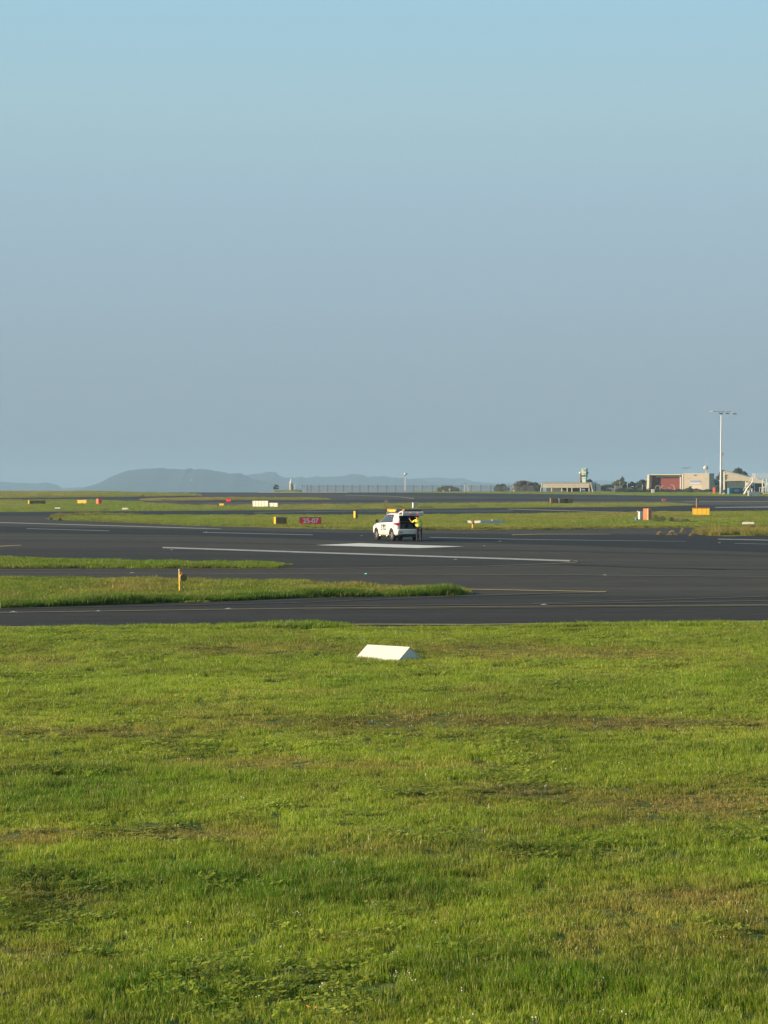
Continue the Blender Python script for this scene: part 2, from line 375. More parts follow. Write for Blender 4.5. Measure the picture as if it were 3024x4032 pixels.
# 11-12: broad clumps for grass seen from far (a square metre of coarse blades), 13: tall tussock
for k in range(2):
    b, bl = blades(150, .75, .05, .13, .020, seed=70+k, lean=.7); proto('p11_broad_%d' % k, b, mats1, bl=bl)
b, bl = blades(140, .30, .10, .30, .010, seed=80, lean=.7, droop=.5); proto('p13_tussock', b, mats1, bl=bl)
b, bl = blades(120, .16, .06, .16, .008, seed=81, lean=.5); proto('p14_verge', b, mats1, bl=bl)

def scatter(name, pts, idx, scl, dry, lush, label=None, tone=None):
    n = len(pts); me = bpy.data.meshes.new(name); me.from_pydata([tuple(p) for p in pts], [], [])
    def at(nm, ty, v, fld='value'):
        a = me.attributes.new(nm, ty, 'POINT'); a.data.foreach_set(fld, np.asarray(v).ravel())
    rr = np.zeros((n, 3)); rr[:, 2] = rng.uniform(0, 6.28, n); rr[:, 0] = rng.normal(0, .08, n); rr[:, 1] = rng.normal(0, .08, n)
    at('rot', 'FLOAT_VECTOR', rr, 'vector'); at('scl', 'FLOAT_VECTOR', scl, 'vector'); at('idx', 'INT', idx.astype(np.int32))
    at('dry', 'FLOAT', dry); at('lush', 'FLOAT', lush); at('rnd', 'FLOAT', rng.uniform(0, 1, n) if tone is None else tone)
    o = bpy.data.objects.new(name, me); COL.objects.link(o); o['kind'] = 'stuff'
    if label: o['label'] = label
    ng = bpy.data.node_groups.get('grass_on_points')
    if not ng:
        ng = bpy.data.node_groups.new('grass_on_points', 'GeometryNodeTree')
        ng.interface.new_socket('Geometry', in_out='INPUT', socket_type='NodeSocketGeometry')
        ng.interface.new_socket('Geometry', in_out='OUTPUT', socket_type='NodeSocketGeometry')
        gi = ng.nodes.new('NodeGroupInput'); go = ng.nodes.new('NodeGroupOutput')
        ip = ng.nodes.new('GeometryNodeInstanceOnPoints'); ci = ng.nodes.new('GeometryNodeCollectionInfo')
        ci.inputs['Collection'].default_value = PROTO; ci.inputs['Separate Children'].default_value = True; ci.inputs['Reset Children'].default_value = True
        def na(nm, ty):
            x = ng.nodes.new('GeometryNodeInputNamedAttribute'); x.data_type = ty; x.inputs[0].default_value = nm; return x.outputs[0]
        ng.links.new(gi.outputs[0], ip.inputs['Points']); ng.links.new(ci.outputs[0], ip.inputs['Instance'])
        ip.inputs['Pick Instance'].default_value = True
        ng.links.new(na('idx', 'INT'), ip.inputs['Instance Index'])
        ng.links.new(na('rot', 'FLOAT_VECTOR'), ip.inputs['Rotation']); ng.links.new(na('scl', 'FLOAT_VECTOR'), ip.inputs['Scale'])
        ng.links.new(ip.outputs[0], go.inputs[0])
    md = o.modifiers.new('scatter', 'NODES'); md.node_group = ng
    return o

def earth_mat(name, c1, c2, c3):
    m = bpy.data.materials.new(name); m.use_nodes = True; n = m.node_tree; b = n.nodes['Principled BSDF']; b.inputs['Roughness'].default_value = .95
    b.inputs['Specular IOR Level'].default_value = .1
    g = n.nodes.new('ShaderNodeTexCoord')
    def nz(s, d=6, sc=(1, 1, 1)):
        mp = n.nodes.new('ShaderNodeMapping'); mp.inputs['Scale'].default_value = sc; n.links.new(g.outputs['Object'], mp.inputs[0])
        x = n.nodes.new('ShaderNodeTexNoise'); x.inputs['Scale'].default_value = s; x.inputs['Detail'].default_value = d; n.links.new(mp.outputs[0], x.inputs['Vector']); return x
    a = nz(.12, 7, (1, .5, 1)); c = nz(9, 5)
    rp = n.nodes.new('ShaderNodeValToRGB'); e = rp.color_ramp.elements
    e[0].position = .35; e[0].color = (*c1, 1); e[1].position = .68; e[1].color = (*c3, 1); q = e.new(.52); q.color = (*c2, 1)
    n.links.new(a.outputs[0], rp.inputs[0])
    r = n.nodes.new('ShaderNodeMapRange'); r.inputs[1].default_value = .3; r.inputs[2].default_value = .7; r.inputs[3].default_value = .7; r.inputs[4].default_value = 1.3
    n.links.new(c.outputs[0], r.inputs[0])
    v = n.nodes.new('ShaderNodeVectorMath'); v.operation = 'SCALE'; n.links.new(rp.outputs[0], v.inputs[0]); n.links.new(r.outputs[0], v.inputs[3])
    n.links.new(v.outputs[0], b.inputs['Base Color'])
    bp = n.nodes.new('ShaderNodeBump'); bp.inputs['Strength'].default_value = 1; bp.inputs['Distance'].default_value = .06
    n.links.new(c.outputs[0], bp.inputs['Height']); n.links.new(bp.outputs[0], b.inputs['Normal'])
    return m
M_TURF = earth_mat('turf', (.075, .100, .022), (.095, .120, .028), (.16, .15, .05))
M_TURF_FAR = earth_mat('far_turf', (.120, .150, .030), (.155, .185, .040), (.24, .21, .08))

def island(name, poly, res, h, slope, bump, turf, seed, hfun=None):
    """grass area as a low mound: its rim dips under the paving along the outline. returns (object, height function, inside test)"""
    pg = np.array([[G(x, y).x, G(x, y).y] for x, y in poly])
    x0, y0 = pg.min(0)-slope; x1, y1 = pg.max(0)+slope
    nx, ny = int((x1-x0)/res[0])+1, int((y1-y0)/res[1])+1
    X, Y = np.meshgrid(np.linspace(x0, x1, nx), np.linspace(y0, y1, ny))
    def sdist(x, y):
        d = np.full(x.shape, 1e9); ins = np.zeros(x.shape, bool)
        for i in range(len(pg)):
            a, b_ = pg[i], pg[(i+1) % len(pg)]; e = b_-a; L = (e**2).sum()+1e-9
            t = np.clip(((x-a[0])*e[0]+(y-a[1])*e[1])/L, 0, 1)
            d = np.minimum(d, np.hypot(x-a[0]-t*e[0], y-a[1]-t*e[1]))
            c = ((a[1] > y) != (b_[1] > y)) & (x < (b_[0]-a[0])*(y-a[1])/(b_[1]-a[1]+1e-12)+a[0]); ins ^= c
        return np.where(ins, d, -d)
    gzv = np.vectorize(gz)
    def H(x, y):
        d = sdist(x, y) + (fbm(x*.9, y*.9, seed+9, 3)-.5)*min(1.2, slope*1.5) + (fbm(x*3.1, y*2.3, seed+19, 2)-.5)*.35*slope
        k = np.clip(d/slope, -1, 1)
        n_ = (fbm(x*.55, y*.55, seed, 4)-.5)*bump*2 + (fbm(x*2.6, y*2.6, seed+4, 3)-.5)*bump*.8
        z = np.where(k > 0, h*(1-(1-k)**2)+n_*np.clip(k*2, 0, 1), k*.12)
        return gzv(y)+z, d
    Z, D = H(X, Y)
    keep = D > -slope*.9
    idx = -np.ones(X.shape, int); vs = []; 
    need = np.zeros(X.shape, bool)
    cell = keep[:-1, :-1] | keep[1:, :-1] | keep[:-1, 1:] | keep[1:, 1:]
    need[:-1, :-1] |= cell; need[1:, :-1] |= cell; need[:-1, 1:] |= cell; need[1:, 1:] |= cell
    idx[need] = np.arange(need.sum()); vs = np.stack([X[need], Y[need], Z[need]], 1)
    j, i = np.nonzero(cell)
    fs = np.stack([idx[j, i], idx[j, i+1], idx[j+1, i+1], idx[j+1, i]], 1)
    me = bpy.data.meshes.new(name); me.from_pydata(vs.tolist(), [], fs.tolist()); me.update(); me.shade_smooth(); me.materials.append(turf)
    o = bpy.data.objects.new(name, me); COL.objects.link(o); o['kind'] = 'structure'
    return H, (x0, y0, x1, y1)
def in_view(x, y, m=60):
    px = CX+x*F_PX/y; return (px > -m) & (px < 3024+m)
def topix(x, y, z): return CX+x*F_PX/y, HOR+(CAM_H-z)*F_PX/y

# --- foreground meadow
fg_poly = [(-900, 2486), (0, 2487), (300, 2480), (600, 2476), (900, 2470), (1000, 2468), (1380, 2468), (1420, 2482), (1900, 2481), (2300, 2470), (3024, 2464), (3900, 2460)]
pgd = [G(*p) for p in fg_poly]
fg_poly2 = fg_poly + [(1512+8*F_PX/7, HOR+CAM_H*F_PX/7), (1512-8*F_PX/7, HOR+CAM_H*F_PX/7)]
Hf, bb = island('lawn', fg_poly2, (.12, .16), .05, .5, .055, M_TURF, 3)

def zoom(X, Y): return X*1.8228, 2400+1.8228*Y
DRY = [(600, 88, 520, 18, .42), (1250, 95, 300, 18, .38), (900, 245, 480, 18, .5), (1450, 245, 320, 16, .55), (150, 268, 400, 14, .45), (600, 338, 220, 16, .5),
       (950, 345, 250, 12, .45), (1150, 400, 230, 28, .75), (1520, 420, 260, 40, .72), (1330, 470, 160, 14, .5), (300, 490, 330, 22, .62), (20, 500, 120, 30, .5),
       (1450, 640, 300, 60, .38), (1300, 740, 260, 60, .32), (60, 620, 130, 20, .3), (30, 740, 90, 26, .45), (1620, 700, 90, 70, .3), (700, 715, 160, 10, .35), (850, 180, 300, 8, .15), (150, 120, 220, 20, .25)]
LUSH = [(200, 400, 260, 45, .75), (420, 360, 260, 30, .45), (500, 585, 420, 50, .6), (850, 620, 220, 26, .7), (1130, 525, 120, 12, .6), (1450, 640, 60, 10, .5),
        (60, 590, 90, 14, 1.0), (20, 655, 70, 18, 1.3), (300, 800, 330, 60, .6), (1000, 160, 600, 30, .25), (1250, 790, 200, 30, .5), (650, 32, 110, 8, .9), (900, 770, 300, 60, .4),
        (150, 350, 150, 7, .8), (250, 462, 300, 8, .5), (1400, 250, 200, 5, .4)]
CLOV = [(180, 665, 200, 22, 1.0), (60, 590, 90, 16, .7), (950, 400, 70, 14, .5), (1040, 438, 60, 10, .6), (450, 468, 170, 10, .5), (30, 268, 120, 8, .6), (1200, 420, 160, 16, .3),
        (500, 820, 500, 40, .28), (1000, 840, 500, 30, .28), (820, 715, 200, 10, .4), (1330, 455, 100, 20, .4), (1550, 680, 150, 30, .45), (560, 270, 150, 8, .4), (160, 480, 200, 16, .3), (1560, 250, 120, 6, .6)]
TONE = [(600, 88, 520, 18, -.40), (1250, 108, 400, 18, -.30), (900, 165, 800, 26, .35), (250, 180, 300, 30, .25), (950, 243, 520, 17, -.60), (1500, 248, 300, 12, -.45), (120, 347, 170, 7, -.7),
        (150, 440, 300, 18, -.5), (850, 430, 250, 40, .2), (30, 655, 90, 20, -.9), (70, 588, 90, 13, -.6), (850, 626, 200, 12, -.5), (1130, 522, 140, 10, -.5), (250, 468, 320, 8, -.25), (500, 545, 400, 16, .2),
        (1050, 390, 400, 14, -.2), (1380, 455, 200, 10, -.35), (1450, 690, 200, 26, -.2), (600, 690, 400, 18, .25), (900, 800, 1200, 75, -.42), (1250, 330, 400, 16, .15), (550, 310, 500, 12, .2), (650, 30, 120, 7, -.3)]
def field(tbl, px, py):
    s = np.zeros(px.shape)
    for X, Y, rx, ry, a in tbl:
        cx, cy = zoom(X, Y); s += a*np.exp(-(((px-cx)/(rx*1.6))**2+((py-cy)/(ry*1.6))**2))
    return s
allp = []
for (ya, yb, dens) in ((13.2, 20, 115), (20, 30, 85), (30, 44, 62), (44, 59.5, 50)):
    wd = yb*1512/F_PX+1.0; n = int((yb-ya)*2*wd*dens)
    x = rng.uniform(-wd, wd, n); y = rng.uniform(ya, yb, n); k = in_view(x, y, 110); allp.append(np.stack([x[k], y[k]], 1))
p = np.concatenate(allp); x, y = p[:, 0], p[:, 1]
z, d = Hf(x, y); k = d > .03; x, y, z, d = x[k], y[k], z[k], d[k]
px, py = topix(x, y, z)
wx, wy = x+1.2*fbm(x*.4, y*.4, 71, 3), y+1.6*fbm(x*.5, y*.3, 72, 3)
big = fbm(wx*.45, wy*.22, 21, 4); mid = fbm(wx*1.6, wy*1.0, 22, 4); sm = fbm(x*5, y*4, 23, 3)
jit = (fbm(x*.8, y*.5, 31, 3)-.5)
pxj, pyj = px+jit*220, py+(fbm(x*.7, y*.6, 32, 3)-.5)*45*(np.clip((py-2440)/800, .15, 1))
dry = np.clip(field(DRY, pxj, pyj)*1.55 + (big-.5)*.7 + (mid-.5)*.9 + (sm-.5)*.6 - .02, 0, 1)
lush = np.clip(field(LUSH, pxj, pyj)*1.6 + (fbm(wx*.5+9, wy*.3, 41, 4)-.44)*1.6 + (mid-.5)*.8 - dry*.4, 0, 1)
clv = np.clip(field(CLOV, pxj, pyj)*.8 + (fbm(wx*.9, wy*.7, 51, 4)-.56)*2.6, 0, .36)
n = len(x); u = rng.uniform(0, 1, n); idx = rng.integers(0, 4, n)
idx = np.where(u < dry*.85, rng.integers(4, 6, n), idx)
idx = np.where(rng.uniform(0, 1, n) < clv, rng.integers(6, 8, n), idx)
idx = np.where(rng.uniform(0, 1, n) < .035+.05*dry, 8, idx)
far = np.clip((y-14)/45, 0, 1)
hs = (.72+.55*lush+.55*(fbm(wx*1.3, wy*.9, 61, 4)-.45)*2)*rng.uniform(.75, 1.25, n)
hs = np.clip(hs, .35, 1.9)*(1-.35*dry)
s = 1+far*.45
scl = np.stack([s, s, hs*(1+far*.1)], 1)
tone = np.clip(rng.uniform(.2, .8, len(x)) + field(TONE, pxj, pyj)*.65 + (fbm(wx*.35, wy*.3, 111, 4)-.5)*.9 + (fbm(x*2.2, y*1.6, 112, 3)-.5)*.9, -.35, 1.6)
scatter('grass', np.stack([x, y, z], 1), idx, scl, dry, lush, tone=tone, label='green and straw coloured mown grass with clover in the foreground')
# rim tufts along the far edge, flowers
n = 900; t = rng.uniform(0, 1, n); X = -60+3150*t
Yp = np.interp(X, [q[0] for q in fg_poly], [q[1] for q in fg_poly])
tall = np.exp(-((X-1200)/190)**2)+.55*np.exp(-((X-2500)/300)**2)+.3*np.exp(-((X-500)/260)**2)
pts = []; sc_ = []
for a, b_, tl in zip(X, Yp, tall):
    g = G(a, b_+rng.uniform(0, 14)); zz, dd = Hf(np.array([g.x]), np.array([g.y])); pts.append((g.x, g.y, zz[0]))
    q = rng.uniform(.5, .8)+tl*rng.uniform(.3, 1.0); sc_.append((1, 1, q))
scatter('grass', np.array(pts), np.full(n, 14), np.array(sc_), np.clip(rng.normal(.12, .15, n), 0, 1), np.clip(tall+rng.normal(.1, .2, n), 0, 1), 'longer grass along the far rim of the foreground lawn')
n = 300; y = 13.5+30*rng.uniform(0, 1, n)**1.6; x = (rng.uniform(-1, 1, n))*y*1512/F_PX*1.03
cl = np.clip((fbm(x*.9, y*.7, 51, 4)-.40)*3+.25, 0, 1); k = rng.uniform(0, 1, n) < cl; x, y = x[k], y[k]
z, d = Hf(x, y); n = len(x)
scatter('flowers', np.stack([x, y, z], 1), np.full(n, 9), np.stack([np.full(n, .9)]*3, 1)*rng.uniform(.6, 1.1, (n, 1)), np.zeros(n), np.zeros(n), 'small white clover flowers dotted through the foreground grass')
fp = []
for a, b_ in ((2180, 3868), (2195, 3880), (1225, 4015)):
    y_ = CAM_H*F_PX/(b_-HOR); x_ = (a-CX)*y_/F_PX; fp.append((x_, y_, float(Hf(np.array([x_]), np.array([y_]))[0][0])))
scatter('flowers', np.array(fp), np.full(3, 10), np.ones((3, 3))*.8, np.zeros(3), np.zeros(3), 'tiny orange flowers low in the foreground grass')

# --- grass islands between the taxiways
def dress(H, ext, n, idxs, sxy, sz, dryb, label, ymax=None, lushb=.25, seed=0, view=80, gap=0):
    x0, y0, x1, y1 = ext; hw = y1*1512/F_PX*1.05
    x = rng.uniform(max(x0, -hw), min(x1, hw), n); y = rng.uniform(y0, y1, n); k = in_view(x, y, view); x, y = x[k], y[k]
    z, d = H(x, y); k = d > .05; k &= (fbm(x*.5, y*.35, 77, 3) > gap); x, y, z = x[k], y[k], z[k]; m = len(x)
    q = (y0+y1)/2/70; a = fbm(x*.25/q, y*.12/q, 90+seed, 4); c_ = fbm(x*1.1/q, y*.6/q, 95+seed, 3)
    dry = np.clip(dryb+(a-.5)*1.6+(c_-.5)*.6, 0, 1); lush = np.clip(lushb+(c_-.5)*1.2+(.5-a), 0, 1)
    idx = rng.choice(idxs, m)
    hh = sz*rng.uniform(.7, 1.3, m)*(1+.6*(c_-.45)*2)
    scatter('grass', np.stack([x, y, z], 1), idx, np.stack([np.full(m, sxy), np.full(m, sxy), np.clip(hh, .3, 5)], 1), dry, lush, label, np.clip(rng.uniform(-.1, .6, m)+(c_-.5)*.8, -.35, 1))
def rim(H, poly, n, sc, tuft, dryb, label, lushb=.4, inset=3):
    L = [0]
    for i in range(len(poly)-1): L.append(L[-1]+abs(poly[i+1][0]-poly[i][0])+1)
    t = rng.uniform(0, L[-1], n); X = np.interp(t, L, [q[0] for q in poly]); Y = np.interp(t, L, [q[1] for q in poly])
    pts = []; ss = []
    for a, b_ in zip(X, Y):
        g = G(a, b_-rng.uniform(0, inset)); zz, dd = H(np.array([g.x]), np.array([g.y])); pts.append((g.x, g.y, max(zz[0], gz(g.y)))); 
        k = .35+1.1*fbm(np.array([g.x*.5]), np.array([7.]), 5, 3)[0]
        ss.append((sc*rng.uniform(.7, 1.1), sc*rng.uniform(.7, 1.1), sc*rng.uniform(.6, 1.2)*k))
    scatter('grass', np.array(pts), np.full(n, tuft), np.array(ss), np.clip(rng.normal(dryb, .2, n), 0, 1), np.clip(rng.normal(lushb, .25, n), 0, 1), label, np.clip(rng.normal(.1, .25, n), -.4, .8))  # low tone colours in the shade on the tufts' near side

pF = [(-500, 2278), (0, 2283), (600, 2286), (1200, 2300), (1600, 2316), (1800, 2326), (1810, 2335), (1798, 2343), (1400, 2350), (1200, 2353), (900, 2366), (500, 2378), (0, 2395), (-500, 2408)]
H, e = island('lawn', pF, (.3, .3), .06, .9, .04, M_TURF, 40); HF = H
dress(H, e, 26000, [0, 1, 2, 3, 4, 14], 1.7, .85, .25, 'grass on the near verge round the yellow post', seed=1)
rim(H, [(0, 2395), (500, 2378), (900, 2366), (1200, 2353), (1400, 2350), (1795, 2344)], 1900, 1.45, 14, .05, 'long tufts darkened for shade on the near edge of the post verge', 1.1, 5)
pE = [(-500, 2186), (0, 2198), (300, 2212), (600, 2216), (830, 2219), (1085, 2220), (1108, 2230), (1085, 2238), (500, 2237), (0, 2237), (-500, 2237)]
H, e = island('lawn', pE, (.4, .4), .05, 1.0, .03, M_TURF, 50)
dress(H, e, 16000, [0, 1, 2, 3, 14], 2.2, .80, .2, 'grass on the narrow strip behind the post verge', seed=2)
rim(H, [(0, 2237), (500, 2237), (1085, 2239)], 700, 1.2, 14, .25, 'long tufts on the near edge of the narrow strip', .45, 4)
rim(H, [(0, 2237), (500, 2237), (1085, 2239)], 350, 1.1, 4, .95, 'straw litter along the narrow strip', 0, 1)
pD = [(205, 2043), (220, 2037), (330, 2032), (760, 2031), (1360, 2031), (2000, 2027), (2500, 2019), (3024, 2014.5), (3600, 2014), (3600, 2069), (3024, 2075), (2500, 2080), (2120, 2086),
      (1460, 2087), (1100, 2079), (760, 2070), (500, 2058), (330, 2052), (215, 2047)]
H, e = island('lawn', pD, (1.2, 1.2), .08, 2.0, .07, M_TURF_FAR, 60); HD = H
dress(H, e, 26000, [11, 12], 1.1, .7, .22, 'grass on the long strip with the runway sign', seed=3)
rim(H, [(205, 2046), (330, 2052), (500, 2058), (760, 2070), (1460, 2087), (2120, 2086), (2500, 2080), (3024, 2075)], 1600, .9, 13, .45, 'pale ragged tufts on the near edge of the sign strip', .1, 2)
rim(H, [(210, 2040), (330, 2034), (560, 2033)], 90, 1.8, 13, .6, 'straw tufts at the far left tip of the sign strip', 0, 2)
pB = [(-600, 1971), (0, 1971), (380, 1971), (470, 1976), (560, 1980), (660, 1987), (760, 1993), (1100, 1991), (1460, 1989), (1700, 1986), (2120, 1983), (2560, 1983), (2700, 1986), (2722, 1990), (2560, 1995.5),
      (2120, 1998.5), (1460, 2006), (760, 2011), (0, 2017), (-600, 2020)]
H, e = island('lawn', pB, (3, 2.5), .10, 3.0, .08, M_TURF_FAR, 70); HB = H
dress(H, e, 16000, [11, 12], 2.2, 1.0, .25, 'grass on the strip with the distant marker boards', seed=4)
pA = [(-700, 1938.5), (0, 1939), (470, 1939), (500, 1943), (700, 1946), (780, 1951), (700, 1953), (500, 1956), (0, 1962), (-700, 1966)]
H, e = island('lawn', pA, (5, 5), .25, 4.0, .2, M_TURF_FAR, 80)
dress(H, e, 9000, [11, 12], 3.2, 2.0, .5, 'grass on the far left field edge below the hills', seed=5, lushb=.1)
pW = [(560, 1968), (760, 1965), (960, 1964.5), (1260, 1966), (1290, 1967.5), (1260, 1969), (960, 1970), (760, 1971), (600, 1972)]
H, e = island('lawn', pW, (3, 2), .2, 3.0, .1, M_TURF_FAR, 85)
dress(H, e, 4000, [11, 12], 2.2, 1.3, .6, 'thin yellowed grass strip behind the red lights', seed=6, lushb=.0)
pH = [(1640, 1940), (1800, 1941.5), (2120, 1944.5), (2560, 1951.5), (3024, 1954.5), (3700, 1955), (3700, 1937.2), (1640, 1937.2)]
H, e = island('lawn', pH, (5, 5), .10, 4.0, .06, M_TURF_FAR, 88)
dress(H, e, 14000, [11, 12], 3.0, 1.0, .15, 'grass along the perimeter in front of the buildings', seed=7, lushb=.2)
# straw tussocks at the right, on the near side of the sign strip
tb = [(2585, 2108), (2625, 2106), (2640, 2110), (2690, 2098), (2722, 2111)]
pT = [(2752, 2097), (2900, 2093), (3024, 2092), (3600, 2090), (3600, 2110), (3024, 2109.5), (2850, 2112), (2780, 2110), (2760, 2104)]
H, e = island('lawn', pT, (.5, .8), .05, 1.2, .04, M_TURF_FAR, 89)
dress(H, e, 2600, [13, 14, 13], 1.3, 1.7, .8, 'pale straw coloured tussocks at the right edge of the runway', seed=8, lushb=.0, gap=.47)
# ------------------------------------------------------------------ hills beyond the bay
M_HILL = mat('hill_scrub', (.022, .030, .022), rough=.9, var=.35, vs=.02)
def hill(prof, D, depth, seed, name='headland', base=None, label=None):
    """a ridge whose skyline runs through the points; slopes fall off in front and behind with gullies"""
    X = np.array([p[0] for p in prof]); Y = np.array([p[1] for p in prof])
    n = 260; px = np.linspace(X[0], X[-1], n); top = np.interp(px, X, Y)
    top = CAM_H+(HOR-top)*D/F_PX
    wx = (px-CX)*D/F_PX
    bump = (fbm(wx*.018, wx*0+seed, seed, 4)-.5)*7 + (fbm(wx*.07, wx*0+seed, seed+3, 3)-.5)*4
    top = top+bump*np.clip((top+3)/25, 0, 1)
    fine = (fbm(wx*.22, wx*0+seed, seed+5, 2)-.5)*3.2*np.clip((top+3)/25, 0, 1); crest = top+fine
    m = 22; T = np.linspace(-1, 1, m); vs = []
    for j, t in enumerate(T):
        f = np.cos(t*math.pi/2)**.8
        yy = D+t*depth
        zz = -4+(top+4)*f*(1-.28*(1-abs(f))*fbm(wx*.012, wx*0+t*3, seed+7, 3)) if abs(t) > .02 else top
        zz = zz*1.0 + (fbm(wx*.03, wx*0+t*6, seed+11, 3)-.5)*6*np.sin(min(1, abs(t)*2)*math.pi/2)*f
        for i in range(n): vs.append((wx[i], yy+(0 if t < 0 else 0), min(zz[i], top[i]) if j not in (m//2, m//2-1) else crest[i]))
    fs = [(j*n+i, j*n+i+1, (j+1)*n+i+1, (j+1)*n+i) for j in range(m-1) for i in range(n-1)]
    b = MB(); b.add(vs, fs); return tag(b.build(name, M_HILL, smooth=True), label, kind='structure')
hill([(300, 1931), (330, 1923), (357, 1917), (380, 1908), (403, 1899), (430, 1886), (458, 1872), (480, 1862), (499, 1854), (530, 1848), (559, 1845), (600, 1844.5), (641, 1845), (690, 1848), (733, 1850),
      (748, 1845.5), (765, 1848), (800, 1849), (837, 1852), (883, 1859), (915, 1865), (947, 1863), (970, 1873), (1000, 1886), (1060, 1900), (1120, 1912), (1200, 1925), (1260, 1931)], 6900, 420, 1)
hill([(880, 1900), (940, 1878), (975, 1873), (1030, 1865), (1057, 1858), (1085, 1859), (1103, 1872), (1126, 1881), (1160, 1883), (1185, 1877), (1208, 1882), (1240, 1875), (1290, 1876), (1341, 1874),
      (1373, 1866), (1387, 1865), (1428, 1867), (1451, 1877), (1474, 1873), (1520, 1875), (1543, 1882), (1598, 1884), (1640, 1888), (1700, 1897), (1800, 1908), (1900, 1918), (1980, 1928)], 8300, 400, 2)
hill([(1480, 1915), (1560, 1893), (1620, 1884), (1680, 1881), (1726, 1882), (1772, 1886), (1800, 1884), (1818, 1882), (1845, 1890), (1868, 1897), (1900, 1900), (1932, 1902), (2000, 1908), (2100, 1914), (2200, 1924)], 9400, 380, 3)
hill([(-400, 1912), (-100, 1903), (0, 1901), (55, 1900), (114, 1905), (151, 1905), (183, 1901), (205, 1903), (216, 1909), (222, 1917), (228, 1923), (240, 1926), (265, 1922), (320, 1920), (380, 1925), (470, 1930)], 8600, 300, 4)
hill([(1850, 1910), (1950, 1903), (2050, 1901), (2130, 1896), (2200, 1893), (2280, 1898), (2360, 1892), (2450, 1896), (2560, 1900), (2800, 1908), (3100, 1915)], 11200, 400, 5)

# ------------------------------------------------------------------ trees and shrubs
M_LEAF = [mat('leaf_dark', (.040, .056, .028), rough=.8), mat('leaf_olive', (.075, .085, .035), rough=.8), mat('leaf_russet', (.085, .065, .035), rough=.8)]
M_BARK = mat('bark', (.10, .08, .06), rough=.9)
def leafy(b, c, rad, n, s, r):
    for i in range(n):
        u = Vector((r.gauss(0, 1), r.gauss(0, 1), r.gauss(0, 1))).normalized(); q = (.55+.5*r.random())
        p = Vector((c[0]+u.x*rad[0]*q, c[1]+u.y*rad[1]*q, c[2]+u.z*rad[2]*q)); sz = s*r.uniform(.6, 1.5)
        a = Vector((r.uniform(-1, 1), r.uniform(-1, 1), r.uniform(-.6, .6))).normalized()*sz; d = a.cross(u).normalized()*sz*.7
        if d.length < 1e-3: continue
        b.add([p-a, p+d*.8, p+a, p-d], [(0, 1, 2, 3)])
def tree(px, ptop, pbase, D, wpx, label, m=0, seed=0, group=None, name='tree', n=2600, zb=None):
    r = random.Random(seed); S = D/F_PX; z0 = gz(D) if zb is None else zb
    ztop = CAM_H+(HOR-ptop)*S; h = ztop-z0; wd = wpx*S/2*1.12
    t = thing(name, ((px-CX)*S, D, z0), 0, label, 'tree' if name == 'tree' else 'shrub', group)
    b = MB(); b.tube([(0, 0, -.1), (r.uniform(-.1, .1), 0, h*.3), (r.uniform(-.2, .2), .1, h*.62)], [h*.045, h*.035, h*.018], 8)
    for k in range(4):
        a = r.uniform(0, 6.28); b.tube([(0, 0, h*.28), (math.cos(a)*wd*.4, math.sin(a)*wd*.3, h*.5), (math.cos(a)*wd*.6, math.sin(a)*wd*.5, h*.68)], [h*.02, h*.013, h*.006], 5)
    b.build('trunk', M_BARK, t)
    b = MB(); L = max(5, int(wd*2.4))
    for k in range(L):
        x = (k+.5)/L*2-1; hh = h*(.98-.30*x*x)*r.uniform(.8, 1.08); rr = min(wd, h)*r.uniform(.30, .48)
        cz = max(hh-rr*.8, h*.3)
        leafy(b, (x*wd*.8, r.uniform(-.4, .4)*wd, cz), (rr*1.05, rr, rr*.8), n//L, .19*h/4+.06, r)
        leafy(b, (x*wd*.75, r.uniform(-.4, .4)*wd, cz*.42), (rr, rr, rr*.8), n//L, .19*h/4+.06, r)
    leafy(b, (r.uniform(-.2, .2)*wd, 0, h*.82), (wd*.4, wd*.4, h*.18), n//5, .17*h/4+.05, r)
    b.build('crown', M_LEAF[m], t); return t
TR = [(1764, 1912, 84, 'low dark bush behind the fence near the tall camera pole', 0, 930), (1975, 1905, 54, 'small rounded dark tree at the left end of the trees behind the fence', 0, 930),
      (2062, 1892, 80, 'broad russet-dark tree behind the A-shaped fence brace', 2, 930), (2104, 1899, 56, 'russet-dark tree just left of the long beige shelter', 2, 940),
      (2316, 1887, 60, 'dark tree right behind the green tower', 0, 985), (2392, 1907, 90, 'low dark tree mass between the shelter and the grey tank', 0, 960),
      (2446, 1889, 64, 'olive tree with a dark chimney rising behind it', 1, 960), (2492, 1896, 34, 'narrow dark tree right of the olive tree', 0, 960), (2536, 1888, 62, 'dark tree against the left wall of the red hangar', 0, 960),
      (2812, 1886, 46, 'round dark tree between the beige block and the light mast', 0, 975), (2846, 1852, 44, 'tall dark tree behind the left corner of the sloping roof hangar', 2, 990),
      (2916, 1847, 66, 'tallest dark tree, showing above the sloping hangar roof', 0, 990), (2882, 1858, 50, 'dark tree crown just above the left part of the sloping roof', 0, 995)]
for i, (x, yt, wd, lb, m, D) in enumerate(TR): tree(x, yt, 1940, D, wd, lb, m, 100+i, 'trees behind the perimeter')
tree(1087, 1909, 1929, 905, 20, 'small lone dark bush left of the white obelisk', 0, 140, name='shrub', n=300, zb=3.5)
tree(2718, 1914, 1940, 850, 17, 'small dark bush in front of the beige block', 0, 141, name='shrub', n=250)
tree(2853, 1927, 1945, 770, 18, 'low scrubby bush between the light mast and the blue container', 1, 142, name='shrub', n=250)
